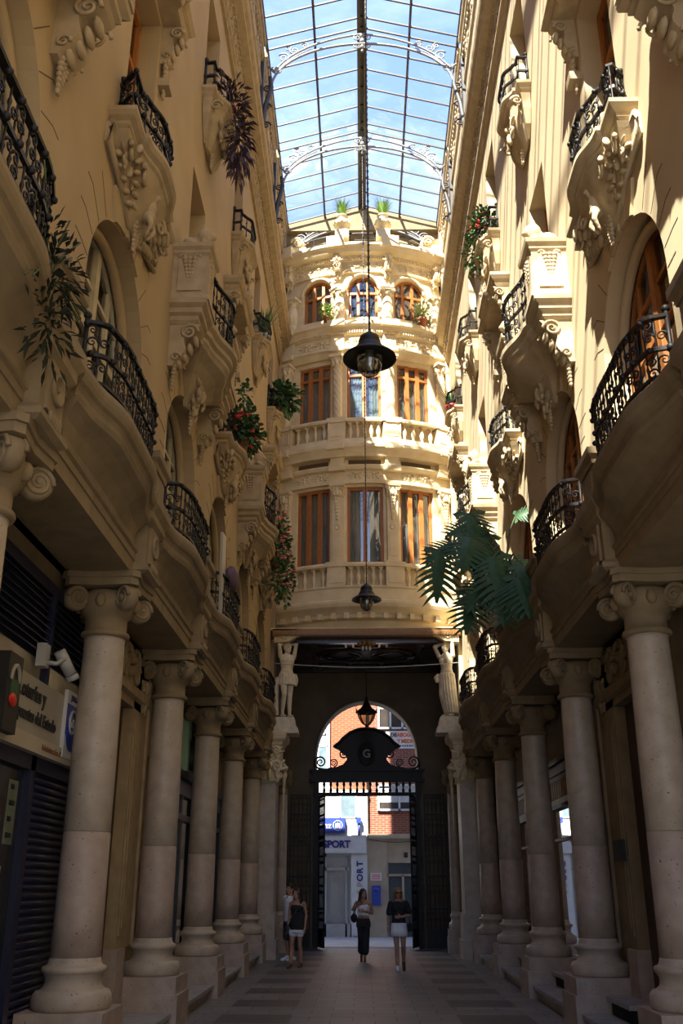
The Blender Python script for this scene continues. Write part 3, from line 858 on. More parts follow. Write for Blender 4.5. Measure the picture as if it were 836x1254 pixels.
# ------------------------------------------------------------------ top-floor window balconies
def make_top(m):
    t = thing('window_balcony', '', 'balcony')
    path = [(0,-.72),(.20,-.72),(.20,-.55)] + smoothpath([(-.55,.24),(-.3,.38),(.3,.38),(.55,.24)], 5) + [(.20,.55),(.20,.72),(0,.72)]
    mb = MB(); mb.stack(path, [(-.06,-.16),(-.02,-.12),(-.02,-.09),(.03,-.05),(.04,0)]); mb.build('slab', m, t)
    mb = MB(); hull(mb, path, -.16, [(.85,.92,0),(.78,.9,-.06),(.66,.84,-.26),(.45,.7,-.5),(.22,.5,-.68)]); mb.build('corbel', m, t)
    mb = MB(); carve(mb, 0, -.44, .75, .5, .24, 8, .04)
    mb.build('carving', m, t)
    for sg in (-1,1):
        mb = MB(); mb.spiral((.22,sg*.58,-.26),(1,0,0),(0,0,1),.1,1.5,.028); mb.build('side_scroll', m, t)
    mb = MB(); garland(mb, .08, 0, -.72, .3, .16); mb.build('garland', m, t)
    rp = [(.02,-.62)] + [(p[0]-.04,p[1]*.88) for p in path[1:-1]] + [(.02,.62)]
    railing(t, rp, .62, .14, False, 0)
    return t
for s, nm in SIDES:
    m = smat(s, M_TRIM, M_TRIMR); A = make_top(m)
    for k in range(2, 6):
        lab = 'small carved balcony below a top-floor window, %s of four on the %s wall' % (['nearest','second','third','farthest'][k-2], nm)
        if k == 2: A.location = (s*WX,PC[k]+.35,13.75); A.rotation_euler = (0,0,rz(s)); A['label'] = lab; A['group'] = 'top-floor balconies'
        else: dup(A, (s*WX,PC[k]+.35,13.75), rz(s), lab)

# ================================================================== GLASS ROOF
ZE, ZR, XE, YR0, YR1 = 22.45, 23.2, 2.52, -6.5, 26.45
def zroof(x): return ZR-(ZR-ZE)*abs(x)/XE
t = thing('glass_roof', 'long pitched glass roof in dark steel bars over the passage', 'skylight', (0,10,ZE))
def loc0(o): o.location = (0,-10,-ZE); return o
mb = MB()
mb.add([(-XE,YR0,ZE),(0,YR0,ZR),(0,YR1,ZR),(-XE,YR1,ZE),(XE,YR0,ZE),(XE,YR1,ZE)], [(0,1,2,3),(1,4,5,2)])
loc0(mb.build('panes', M_SKYGL, t))
mb = MB(); mb.box(-.13,-.05, YR0,YR1, ZR-.12, ZR+.02); mb.box(.05,.13, YR0,YR1, ZR-.12, ZR+.02); mb.box(-.1,.1,YR0,YR1,ZR-.02,ZR+.03)
loc0(mb.build('ridge_beam', M_STEEL, t))
for sg in (-1,1):
    mb = MB(); x = sg*1.26; z = zroof(x); mb.box(x-.03,x+.03,YR0,YR1,z-.09,z+.01); loc0(mb.build('purlin', M_STEEL, t))
    mb = MB(); x = sg*XE; mb.box(x-.035,x+.035,YR0,YR1,ZE-.08,ZE+.02); loc0(mb.build('eave_bar', M_STEEL, t))
mb = MB()
for sg in (-1,1): mb.tube([(0,0,ZR-.03),(sg*XE,0,ZE-.03)], .03, 4, smooth=False)
rme = mb.mesh('rafter'); rme.materials.append(M_STEEL)
TY = [11.38+3.757*k for k in range(-1,5)]
ys = []
for T in [11.38+3.757*k for k in range(-4,5)]:
    ys += [T-.17, T+.17] + [T+.17+.684*q for q in range(1,5)]
for y in ys:
    if YR0 < y < YR1:
        o = link('rafter', rme, None, t); o.location = (0, y-10, -ZE)
# gable strip at the far end
mb = MB(); mb.ext([(-XE-.1,ZE-.22),(XE+.1,ZE-.22),(XE+.1,ZE),(0,ZR),(-XE-.1,ZE)], lambda a,b,d: (a,d,b), YR1-.1, YR1+.15); struct(mb.build('trim_gable', M_ENT))  # darkened stone paints in the shade of the roof end

def make_truss():
    t = thing('roof_truss', '', 'roof truss', (0,0,0))
    def arc(zs, za, xs, n=24):
        return [(xs*math.sin(a), 0, zs+(za-zs)*math.cos(a)) for a in [(-PI/2+PI*i/n) for i in range(n+1)]]
    mb = MB(); mb.tube(arc(20.95,22.40,2.36), .035, 6); mb.build('lower_arch', M_TRUSS, t)
    mb = MB(); mb.tube([(-2.45,0,21.65)]+[(x,y,z+.30*(1-abs(x)/2.6)+.12) for x,y,z in arc(21.0,22.32,2.36)[2:-2]]+[(2.45,0,21.65)], .03, 6); mb.build('upper_arch', M_TRUSS, t)
    for sg in (-1,1):
        mb = MB()
        for x,z,r,h in ((2.05,21.95,.17,1),(1.78,22.2,.13,-1),(2.22,21.55,.15,-1),(1.5,22.36,.1,1),(1.95,22.28,.1,1)):
            mb.spiral((sg*x,0,z),(sg,0,0),(0,0,1),r,1.7,.024,5,start=.6,hand=h)
        mb.tube([(sg*2.3,0,21.3),(sg*2.05,0,21.75),(sg*1.7,0,22.05),(sg*1.35,0,22.25)], .018, 5)
        mb.build('spandrel_scrolls', M_TRUSS, t)
    mb = MB()
    for sg in (-1,1):
        for zz,h in ((22.62,1),(22.36,-1)):
            mb.spiral((sg*.13,0,zz),(sg,0,0),(0,0,1),.12,1.8,.02,6,start=PI,hand=-h)
    for z,r in ((22.7,.05),(22.5,.07),(22.3,.05),(22.15,.035)): mb.ell((0,0,z),(r,r,r*1.3))
    mb.build('apex_scrolls', M_TRUSS, t)
    for sg in (-1,1):
        mb = MB()
        mb.tube([(sg*2.40,0,21.3),(sg*2.36,0,20.95),(sg*2.50,0,20.3),(sg*2.56,0,19.7),(sg*2.60,0,19.25)], [.05,.06,.07,.08,.05], 8)
        mb.box(sg*2.60-.04,sg*2.60+.04,-.1,.1,19.2,21.9)
        for z in (20.9,20.3,19.7): mb.spiral((sg*2.46,0,z),(-sg,0,0),(0,0,1),.12,1.5,.03,5)
        mb.ell((sg*2.56,0,19.2),(.07,.09,.12))
        mb.build('wall_bracket', M_STEEL, t, 'dark iron wall bracket')
    return t
tr = make_truss()
for i, y in enumerate(TY[3:]):
    lab = ['pale scrolled roof arch nearest the top of the photo','pale scrolled roof arch in the middle, one before the end wall','pale scrolled roof arch against the end wall above the urns'][i]
    if i == 0: tr.location = (0,y,0); tr['label'] = lab; tr['group'] = 'roof arches'
    else: dup(tr, (0,y,0), 0, lab)

# ================================================================== END BUILDING
def by(x): return 26.40-.78*max(0,1-(x/2.5)**2)
XS = [-2.62+5.24*i/40 for i in range(41)]
def arcpath(x0=-2.62, x1=2.62, n=32): return [(x0+(x1-x0)*i/n, by(x0+(x1-x0)*i/n)) for i in range(n+1)]
def ab(x,z,d): return (x, by(x)-d, z)
def arcbox(mb, x0, x1, z0, z1, d0, d1, n=6):
    mb.sweep([(x0+(x1-x0)*i/n, by(x0+(x1-x0)*i/n)) for i in range(n+1)], [(d0,z0),(d1,z0),(d1,z1),(d0,z1)])
def poly_on(mb, outer, hs, d0, d1):
    mb.holes(outer, hs, lambda a,b,d: ab(a,b,d), d0, d1)
def dens(a, b, z0, z1, n=8):
    return [(a+(b-a)*i/n, z0) for i in range(n+1)] + [(b-(b-a)*i/n, z1) for i in range(n+1)]
W1 = ((-2.02,-1.02),(-.53,.53),(1.02,2.02)); W3 = ((-1.92,-.98),(-.47,.47),(.98,1.92))
mb = MB()
hs = [dens(a,b,10.2,12.55) for a,b in W1] + [dens(a,b,14.62,16.72) for a,b in W1]
for a,b in W3:
    c = (a+b)/2; hw = (b-a)/2; hs.append(arch_poly(c, hw, 18.28, 19.35, .52, 12))
# build each window bay as its own strip so the facade follows the curve
cuts = [-2.62,-2.02,-1.52,-1.02,-.775,-.53,0,.53,.775,1.02,1.52,2.02,2.62]
for z0, z1, ws in ((8.9,13.2,[(a,b,10.2,12.55,0) for a,b in W1]), (13.2,17.1,[(a,b,14.62,16.72,0) for a,b in W1]), (17.1,21.0,[(a,b,18.28,19.35,1) for a,b in W3])):
    edges = [-2.62]
    for a,b,_,_,_ in ws: edges += [a, b]
    edges.append(2.62)
    for i in range(0, len(edges), 2): arcbox(mb, edges[i], edges[i+1], z0, z1, -.3, 0, 4)
    for a,b,p,q,ar in ws:
        arcbox(mb, a, b, z0, p, -.3, 0, 6)
        if not ar: arcbox(mb, a, b, q, z1, -.3, 0, 6)
        else:
            c = (a+b)/2; hw = (b-a)/2; n = 12
            top = [(c+hw*math.cos(PI-PI*i/n), q+.52*math.sin(PI-PI*i/n)) for i in range(n+1)]
            for (xa,za),(xb,zb) in zip(top, top[1:]):
                mb.loft([[ab(xa,za,0),ab(xb,zb,0),ab(xb,z1,0),ab(xa,z1,0)],[ab(xa,za,-.3),ab(xb,zb,-.3),ab(xb,z1,-.3),ab(xa,z1,-.3)]], smooth=False)
struct(mb.build('wall_end', M_BAY))
struct(MB().box(-2.64,2.64,27.2,27.3,8.4,23).build('wall_end_backing', M_DARK))
# slabs, cornices
mb = MB(); P = arcpath()
mb.stack(P, [(-.9,8.32),(-.15,8.34),(-.10,8.55),(.05,8.6),(.08,8.68),(.18,8.78),(.30,8.86),(.34,8.95),(.34,9.02),(.26,9.06),(.26,9.38),(.30,9.42)])
struct(mb.build('trim_1', M_BAY))
mb = MB()
for i in range(14):
    x = -2.3+4.6*i/13; arcbox(mb, x-.06, x+.06, 8.56, 8.72, 0, .16, 2)
struct(mb.build('trim_2', M_BAY))
mb = MB()
mb.sweep(P, [(-.1,12.62),(.12,12.62),(.12,12.72),(.06,12.74),(.06,13.02),(.16,13.06),(.2,13.14),(.2,13.18),(-.1,13.18)])
mb.sweep(P, [(-.1,13.42),(.26,13.42),(.30,13.5),(.36,13.6),(.42,13.66),(.42,13.76),(.32,13.8),(.28,14.0),(-.1,14.0)])
mb.sweep(P, [(-.1,16.86),(.1,16.86),(.14,16.92),(.2,17.02),(.26,17.06),(.26,17.14),(.08,17.16),(.08,17.62),(.14,17.64),(.2,17.74),(.26,17.86),(.34,17.9),(.34,18.02),(-.1,18.02)])
mb.sweep(P, [(-.1,19.98),(.08,19.98),(.1,20.06),(.04,20.08),(.04,20.36),(.10,20.40),(.16,20.52),(.34,20.58),(.42,20.70),(.48,20.76),(.48,20.86),(.3,20.9),(.2,20.98),(.2,21.05),(-.1,21.05)])
struct(mb.build('trim_3', M_BAY))
mb = MB()
for i in range(70):
    x = -2.5+5.0*i/69; arcbox(mb, x-.02, x+.02, 20.42, 20.52, .1, .19, 1); arcbox(mb, x-.02,x+.02,17.66,17.74,.1,.22,1)
# carved friezes: local relief rotated on to the curve
def relief(mb, x, z, w, h, d, seed, tr=.026):
    q = MB(); carve(q, 0, 0, w, h, 0, seed, tr)
    e = .01; tx = V((2*e, by(x+e)-by(x-e), 0)).normalized(); nn = V((tx.y,-tx.x,0))
    M = Matrix(((nn.x,tx.x,0,x+nn.x*d),(nn.y,tx.y,0,by(x)+nn.y*d),(0,0,1,z),(0,0,0,1)))
    mb.add(q.v, q.f, True, M)
for a,b in W1:
    c = (a+b)/2; relief(mb, c-.25, 12.88, .5, .22, .05, 1); relief(mb, c+.25, 12.88, .5, .22, .05, 2)
    relief(mb, c-.24, 17.38, .48, .4, .07, 3, .036); relief(mb, c+.24, 17.38, .48, .4, .07, 4, .036)
for i in range(7): relief(mb, -2.1+.7*i, 20.22, .66, .26, .03, i, .028)
struct(mb.build('trim_4', M_BAY))
# dark strips painted as shade in the slots between architrave and cornice, pilaster continuation
mb = MB()
for a,b in W1: arcbox(mb, a+.05, b-.05, 13.2, 13.4, -.02, .012, 6)
struct(mb.build('trim_5', M_JOINT))
mb = MB()
PX = (-2.32,-.775,.775,2.32)
for x in PX:
    arcbox(mb, x-.2, x+.2, 13.16, 13.45, 0, .2, 2); arcbox(mb, x-.24,x+.24,13.6,13.8,.3,.47,2); arcbox(mb, x-.24,x+.24,13.0,13.2,.1,.25,2)
    arcbox(mb, x-.23,x+.23,17.0,17.16,.2,.32,2); arcbox(mb, x-.2,x+.2,17.16,17.62,0,.16,2); arcbox(mb, x-.26,x+.26,17.84,18.04,.3,.42,2)
    arcbox(mb, x-.26,x+.26,20.7,21.1,.3,.56,2)
    # console under the top cornice
    arcbox(mb, x-.1,x+.1,20.0,20.6,.0,.28,2)
    relief(mb, x, 20.3, .3, .6, .28, 7, .035); relief(mb, x, 19.9, .26, .3, .08, 6, .035)
struct(mb.build('trim_6', M_BAY))
# first tier pilasters
def place_on(o, x, z, d):
    e = .01; a = math.atan2(by(x+e)-by(x-e), 2*e); o.location = (x+math.sin(a)*d, by(x)-math.cos(a)*d, z); o.rotation_euler = (0,0,a)
def make_pilaster():
    t = thing('pilaster', '', 'pilaster')
    mb = MB(); mb.box(-.19,.19,-.14,.1,0,.16); mb.box(-.16,.16,-.11,.1,.16,2.1); mb.box(-.10,.10,-.125,-.11,.3,1.0)
    mb.build('shaft', M_BAY, t)
    mb = MB(); mb.lathe([(.09,0),(.09,.02),(.06,.03),(.06,.015),(0,.02)], 16, M=Matrix.Translation((0,-.11,1.18))@Matrix.Rotation(PI/2,4,'X')); mb.build('roundel', M_BAY, t)
    R = Matrix.Rotation(-PI/2,4,'Z')
    mb = MB(); mb.taper(-.16,.16,-.12,.1,2.1,-.2,.2,-.2,.1,2.42); mb.box(-.23,.23,-.24,.1,2.42,2.50)
    for sg in (-1,1): mb.spiral((sg*.16,-.2,2.34),(sg,0,0),(0,0,1),.08,1.6,.025); mb.ell((sg*.08,-.18,2.2),(.05,.04,.1))
    mb.ell((0,-.19,2.25),(.06,.05,.13)); garland(mb, .13, 0, 2.06, .62, .11, M=R)
    mb.build('capital', M_BAY, t)
    return t
pl = make_pilaster()
for i, x in enumerate(PX):
    lab = ['outermost left','inner left','inner right','outermost right'][i]
    o = pl if i == 0 else dup(pl)
    o['label'] = '%s carved pilaster beside the lowest bay windows, fruit drop under its capital' % lab; o['group'] = 'bay pilasters'
    place_on(o, x, 10.1, 0)
# second tier twisted columns
def make_twist():
    t = thing('twisted_column', '', 'column')
    mb = MB(); rings = []; n = 20; m = 56
    for i in range(m+1):
        z = .2+1.75*i/m; tw = i/m*2*PI*1.6; k = 6
        rings.append([((.135+.018*math.cos(k*(2*PI*j/n)+tw*k*.8))*math.cos(2*PI*j/n), (.135+.018*math.cos(k*(2*PI*j/n)+tw*k*.8))*math.sin(2*PI*j/n), z) for j in range(n)])
    mb.loft(rings); mb.build('shaft', M_BAY, t, 'spirally fluted shaft')
    mb = MB(); mb.box(-.2,.2,-.2,.2,0,.06); mb.lathe([(.19,.06),(.2,.1),(.17,.13),(.16,.16),(.17,.18),(.14,.2)], 20); mb.build('base', M_BAY, t)
    mb = MB(); mb.lathe([(.14,1.95),(.16,1.97),(.14,1.99),(.15,2.1),(.21,2.25)], 20); mb.box(-.22,.22,-.22,.22,2.25,2.33)
    for i in range(8):
        a = 2*PI*i/8; mb.ell((.17*math.cos(a),.17*math.sin(a),2.08),(.045,.045,.09),7,5)
        if i % 2: mb.spiral((.2*math.cos(a),.2*math.sin(a),2.18),(math.cos(a),math.sin(a),0),(0,0,1),.06,1.5,.02)
    mb.build('capital', M_BAY, t)
    return t
tw = make_twist()
for i, x in enumerate(PX):
    lab = ['outermost left','inner left','inner right','outermost right'][i]
    o = tw if i == 0 else dup(tw)
    o['label'] = '%s twisted stone column between the middle-storey bay windows' % lab; o['group'] = 'twisted columns'
    place_on(o, x, 14.52, .14)
# third tier stubby columns
def make_stub():
    t = thing('stubby_column', '', 'column')
    mb = MB(); mb.lathe([(.16,.12),(.17,.2),(.15,.24),(.165,.3),(.185,.5),(.17,.7),(.14,.95)], 22)
    for i in range(10):
        a = 2*PI*i/10; mb.ell((.165*math.cos(a),.165*math.sin(a),.5),(.035,.035,.17),6,5)
    mb.build('shaft', M_BAY, t)
    mb = MB(); mb.box(-.2,.2,-.2,.2,0,.08); mb.lathe([(.18,.08),(.19,.1),(.16,.13)], 20); mb.build('base', M_BAY, t)
    mb = MB(); mb.lathe([(.14,.95),(.16,.97),(.15,1.0),(.2,1.16)], 20); mb.box(-.23,.23,-.22,.22,1.16,1.24)
    for sg in (-1,1): mb.spiral((sg*.17,-.2,1.1),(sg,0,0),(0,0,1),.07,1.5,.025)
    for i in range(6): mb.ell((.17*math.cos(i),.17*math.sin(i),1.06),(.05,.05,.07),7,5)
    mb.build('capital', M_BAY, t)
    return t
st = make_stub()
for i, x in enumerate((-2.2,-.725,.725,2.2)):
    lab = ['outermost left','inner left','inner right','outermost right'][i]
    o = st if i == 0 else dup(st)
    o['label'] = '%s short swelling column beside the arched top bay windows' % lab; o['group'] = 'short columns'
    place_on(o, x, 18.02, .14)
# stone balustrades
BAL = MB(); BAL.box(-.06,.06,-.06,.06,0,.05); BAL.lathe([(.05,.05),(.06,.09),(.035,.12),(.045,.18),(.07,.28),(.06,.36),(.035,.45),(.05,.49),(.035,.51),(.055,.55)], 14); BAL.box(-.06,.06,-.06,.06,.55,.60)
BALm = BAL.mesh('baluster'); BALm.materials.append(M_BAY)
def balustrade(z, d, label):
    t = thing('stone_balustrade', label, 'balustrade', (0, 25.6, z), 0, 'bay balustrades')
    def put(o): o.location = (0,-25.6,-z); return o
    mb = MB(); mb.sweep(P, [(d-.12,z+.60),(d+.13,z+.60),(d+.15,z+.66),(d+.12,z+.72),(d-.12,z+.72)]); put(mb.build('handrail', M_BAY, t))
    mb = MB(); mb.sweep(P, [(d-.1,z-.02),(d+.1,z-.02),(d+.1,z+.05),(d-.1,z+.05)]); put(mb.build('plinth', M_BAY, t))
    for x in PX:
        mb = MB(); w = .25; arcbox(mb, x-w, x+w, z, z+.64, d-.14, d+.14, 2); arcbox(mb, x-w-.03,x+w+.03,z+.6,z+.74,d-.14,d+.18,2); arcbox(mb, x-w+.07,x+w-.07,z+.12,z+.5,d+.13,d+.155,2)
        put(mb.build('pier', M_BAY, t))
    for x0, x1, n in ((-2.05,-1.03,4),(-.5,.5,5),(1.03,2.05,4)):
        for i in range(n):
            x = x0+(x1-x0)*(i+.5)/n; o = link('baluster', BALm, None, t); place_on(o, x, 0, d); o.location.y -= 25.6
balustrade(9.42, .16, 'lower stone balustrade of the end bay, just above the dark passage')
balustrade(13.95, .16, 'upper stone balustrade of the end bay, below the twisted columns')
# bay windows
def bay_window(a, b, z0, z1, leaves, transom, arched=False):
    WN[0] += 1; t = sempty('window_%d' % WN[0], ((a+b)/2, 0, z0))
    off = (-(a+b)/2, 0, -z0)
    fr = MB(); d0, d1 = -.20, -.10; w = .075
    def fb(x0,x1,za,zb,e=0): arcbox(fr, x0, x1, za, zb, d0, d1+e, 3)
    if not arched:
        fb(a,a+w,z0,z1); fb(b-w,b,z0,z1); fb(a,b,z0,z0+w); fb(a,b,z1-w,z1)
        if transom: fb(a,b,transom-.04,transom+.04,.02)
        for i in range(1,leaves): x = a+(b-a)*i/leaves; fb(x-.06,x+.06,z0,z1,.02)
    else:
        c = (a+b)/2; hw = (b-a)/2; n = 14
        for r0 in (0,):
            for i in range(n):
                t0, t1 = PI-PI*i/n, PI-PI*(i+1)/n
                q = [(c+hw*math.cos(t0),z1+.52*math.sin(t0)),(c+hw*math.cos(t1),z1+.52*math.sin(t1)),(c+(hw-.07)*math.cos(t1),z1+.45*math.sin(t1)),(c+(hw-.07)*math.cos(t0),z1+.45*math.sin(t0))]
                fr.loft([[ab(x,z,d1) for x,z in q],[ab(x,z,d0) for x,z in q]], smooth=False)
        fb(a,a+w,z0,z1); fb(b-w,b,z0,z1); fb(a,b,z0,z0+.12); fb(a,b,z1-.12,z1-.04,.02)
        for i in range(1,leaves):
            x = a+(b-a)*i/leaves; fb(x-.045,x+.045,z0,z1+.40,.02)
    f = fr.build('window_frame', M_WOOD, t, None, off)
    g = MB(); n = 8
    xs = [a+(b-a)*i/n for i in range(n+1)]
    hz = (lambda x: z1) if not arched else (lambda x: z1+.5*math.sqrt(max(0,1-((x-(a+b)/2)/((b-a)/2))**2)))
    g.add([ab(x,z0,-.16) for x in xs]+[ab(x,hz(x),-.16) for x in xs], [(i,i+1,n+2+i,n+1+i) for i in range(n)])
    g.build('pane', M_GLASS, f, None, (0,0,0))
    cu = MB(); n = 60; xs = [a+(b-a)*i/n for i in range(n+1)]
    zt = z1-.02 if not arched else z1-.1
    if not arched:
        cu.add([ab(x,z0,-.34+.02*math.sin(i*1.3)) for i,x in enumerate(xs)]+[ab(x,zt,-.34+.02*math.sin(i*1.3)) for i,x in enumerate(xs)], [(i,i+1,n+2+i,n+1+i) for i in range(n)], True)
        cu.build('curtain', M_CURT, t, None, off)
for i,(a,b) in enumerate(W1):
    bay_window(a,b,10.2,12.55, 2 if i == 1 else 3, None)
    bay_window(a,b,14.62,16.72, 2 if i == 1 else 3, 16.3)
for i,(a,b) in enumerate(W3): bay_window(a,b,18.28,19.35, 3, None, True)
# arch mouldings round the top windows
mb = MB()
for a,b in W3:
    c = (a+b)/2; hw = (b-a)/2+.05
    mb.tube([ab(c+hw*math.cos(PI-PI*i/16), 19.35+.57*math.sin(PI-PI*i/16), .02) for i in range(17)], .06, 6)
    arcbox(mb, a-.02, b+.02, 18.12, 18.28, -.1, .1, 4)
struct(mb.build('trim_7', M_BAY))
# attic behind the parapet
mb = MB()
mb.holes([(-2.62,20.9),(2.62,20.9),(2.62,22.3),(0,23.1),(-2.62,22.3)], [arch_poly(0,.75,21.0,21.7,.35)], lambda a,b,d: (a,26.55+d,b), 0, .25)
struct(mb.build('wall_end_attic', M_ENT))  # darker stone chosen so the wall colour carries the attic's shade
WN[0] += 1; t = sempty('window_%d' % WN[0], (0,26.7,21.0)); fr = MB()
for x in (-.72,-.25,.25,.72): fr.box(x-.05,x+.05,0,.06,0,.95)
for z in (0,.5,.92): fr.box(-.75,.75,0,.06,z,z+.09)
fr.build('window_frame', M_WOOD, t); fr = MB(); fr.add([(-.75,.03,0),(.75,.03,0),(.75,.03,1.0),(-.75,.03,1.0)],[(0,1,2,3)]); fr.build('pane', M_GLASS, t)
# urns, ferns and terrace rail
def make_urn():
    t = thing('stone_urn', '', 'urn')
    mb = MB(); mb.box(-.22,.22,-.22,.22,0,.30); mb.box(-.17,.17,-.17,.17,.3,.36); mb.build('pedestal', M_BAY, t)
    mb = MB(); mb.lathe([(.10,.36),(.08,.42),(.12,.48),(.23,.56),(.27,.64),(.25,.72),(.16,.78),(.12,.86),(.16,.92),(.19,.95),(.16,.95),(.1,.9)], 24)
    for i in range(12):
        a = 2*PI*i/12; mb.ell((.235*math.cos(a),.235*math.sin(a),.63),(.05,.05,.08),6,5)
    mb.build('bowl', M_BAY, t)
    return t
ur = make_urn()
for i, x in enumerate((-.66,.66)):
    o = ur if i == 0 else dup(ur)
    o.location = (x, by(x)-.28, 21.06); o['label'] = ['left','right'][i]+' lobed stone urn on the parapet holding a pale green fern'; o['group'] = 'parapet urns'
def grass(mb, n, h, spread, w, seed, droop=.6, base=0):
    r = random.Random(seed)
    for i in range(n):
        a = r.random()*2*PI; l = h*(.6+.5*r.random()); sp = spread*(.3+.8*r.random()); ww = w*(.7+.6*r.random())
        px, py = math.cos(a), math.sin(a); q = []
        for j in range(5):
            t = j/4; q.append(V((px*sp*t, py*sp*t, base+l*(t-droop*t*t*.7))))
        sx, sy = -py, px
        vs = []
        for j, p in enumerate(q):
            k = ww*(1-j/4.3); vs += [p+V((sx*k,sy*k,0)), p-V((sx*k,sy*k,0))]
        mb.add(vs, [(2*j,2*j+1,2*j+3,2*j+2) for j in range(4)])
for i, x in enumerate((-.66,.66)):
    mb = MB(); grass(mb, 320, 1.0, .36, .014, 5+i, .5)
    o = mb.build('fern', M_LEAFL, None, None, (x, by(x)-.28, 21.97)); tag(o, ['left','right'][i]+' bright green feathery fern growing in the parapet urn', 'plant', 'urn ferns')
t = thing('terrace_railing', 'thin dark iron rail along the terrace behind the parapet urns', 'railing', (0,26.0,21.05))
mb = MB(); PP = [(x, by(x)+.05-26.0) for x in XS]
mb.sweep(PP, [(-.015,.5),(.015,.5),(.015,.54),(-.015,.54)]); mb.sweep(PP, [(-.012,.25),(.012,.25),(.012,.27),(-.012,.27)]); mb.build('rails', M_IRON, t)
for x in [-2.4+.4*i for i in range(13)]:
    mb = MB(); mb.tube([(x,by(x)+.05-26,0),(x,by(x)+.05-26,.52)], .012, 5); mb.build('post', M_IRON, t)
# scroll finials at both ends of the parapet
for s, nm in SIDES:
    mb = MB(); mb.box(-.3,.3,-.14,.14,0,.2); mb.ell((0,0,.36),(.26,.16,.22)); mb.spiral((0,-.16,.36),(s,0,0),(0,0,1),.2,1.8,.05); mb.ell((0,0,.6),(.12,.1,.1))
    o = mb.build('scroll_finial', M_BAY, None, None, (s*2.15, by(2.15)-.1, 21.06)); tag(o, 'carved scroll finial at the %s end of the parapet' % nm, 'finial', 'parapet finials')

# ================================================================== PASSAGE UNDER THE END BUILDING
for s, nm in SIDES:
    M = SM(s)
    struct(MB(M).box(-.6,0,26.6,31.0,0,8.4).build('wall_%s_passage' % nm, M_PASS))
    # end pilaster with console
    mb = MB(M)
    mb.box(-.6,.36,25.55,26.5,0,.45); mb.box(-.6,.32,25.6,26.5,.45,1.05); mb.box(-.6,.26,25.66,26.5,1.05,4.25)
    for z in (1.75,2.45,3.15,3.85): mb.box(-.6,.262,25.655,26.5,z-.012,z+.012)
    struct(mb.build('wall_%s_end_pilaster' % nm, M_COLU))
    mb = MB(M); mb.box(-.3,.10,26.0,26.62,5.3,22.3); struct(mb.build('wall_%s_corner' % nm, smat(s, M_TRIM, M_BAY)))
    mb = MB(M)
    mb.stack([(-.3,25.6),(.28,25.6),(.28,26.5),(-.3,26.5)], [(.0,4.2),(.05,4.24),(.02,4.28),(.03,4.45),(.12,4.6),(.14,4.66)])
    mb.stack([(-.3,25.6),(.36,25.6),(.36,26.5),(-.3,26.5)], [(-.04,4.66),(.0,4.7),(.0,5.12),(.04,5.16),(.06,5.22),(.14,5.3),(.16,5.4),(.16,5.46)])
    q = MB(); carve(q, 0, 0, .7, .5, 0, 3, .05); garland(q, 0, 0, -.3, 1.1, .16)
    mb.add(q.v, q.f, True, Matrix.Translation((.42,26.05,4.5)))
    q2 = MB(); carve(q2, 0, 0, .8, .6, 0, 5, .06); R = Matrix.Translation((.1,25.52,4.5)) @ Matrix.Rotation(-PI/2,4,'Z'); mb.add(q2.v, q2.f, True, R)
    q2 = MB(); carve(q2, 0, 0, .6, .35, 0, 5, .045); R = Matrix.Translation((.12,25.57,4.95)) @ Matrix.Rotation(-PI/2,4,'Z'); mb.add(q2.v, q2.f, True, R)
    struct(mb.build('trim_%s_console_capital' % nm, M_BAY))
    # bracket over the statue
    mb = MB(M)
    mb.ext([(.1,8.32),(1.05,8.32),(1.08,8.24),(1.0,8.16),(.7,8.1),(.5,7.98),(.1,7.94)], lambda a,b,d: (a,d,b), 25.75, 26.25)
    mb.spiral((.42,25.74,8.14),(1,0,0),(0,0,1),.13,1.8,.03); mb.spiral((.98,25.74,8.24),(1,0,0),(0,0,1),.07,1.5,.022)
    mb.box(.0,.75,25.7,26.3,8.28,8.34)
    struct(mb.build('trim_%s_lintel_bracket' % nm, M_BAY))
# lintel with orange dentilled wood, coffered ceiling
mb = MB(); mb.box(-2.64,2.64,25.75,26.35,8.30,8.36); struct(mb.build('trim_8', M_BAY))
mb = MB(); mb.box(-2.6,2.6,25.70,25.9,8.12,8.32)
for i in range(70): x = -2.55+5.1*i/69; mb.box(x-.02,x+.02,25.66,25.72,8.14,8.22)
mb.build('lintel_beam', M_SHOPW); o = bpy.data.objects['lintel_beam']; o.name = 'trim_9'; struct(o)
mb = MB(); mb.box(-2.64,2.64,25.9,31,8.1,8.2); struct(mb.build('ceiling_passage', M_DWOOD))
mb = MB()
def frame_rect(x0,x1,y0,y1,w=.06,z=8.03):
    for a,b,c,d in ((x0,x1,y0,y0+w),(x0,x1,y1-w,y1),(x0,x0+w,y0,y1),(x1-w,x1,y0,y1)): mb.box(a,b,c,d,z,8.1)
frame_rect(-2.5,2.5,26.0,30.0,.16,7.98)
for x0,x1 in ((-2.3,-1.6),(-1.45,-.55),(-.4,.4),(.55,1.45),(1.6,2.3)):
    for y0,y1 in ((26.25,26.85),(29.0,29.75)): frame_rect(x0,x1,y0,y1)
frame_rect(-2.3,-1.6,27.0,28.85); frame_rect(1.6,2.3,27.0,28.85)
mb.tube([(1.45*math.cos(2*PI*i/40),27.93+.85*math.sin(2*PI*i/40),8.05) for i in range(40)], .05, 6, closed=True)
for cx in (-.75,.75): mb.tube([(cx+.5*math.cos(2*PI*i/4),27.93+.6*math.sin(2*PI*i/4),8.05) for i in range(4)], .04, 4, closed=True)
for cx in (-.75,.75): mb.tube([(cx+.6*math.cos(2*PI*i/24),27.93+.65*math.sin(2*PI*i/24),8.05) for i in range(24)], .03, 5, closed=True)
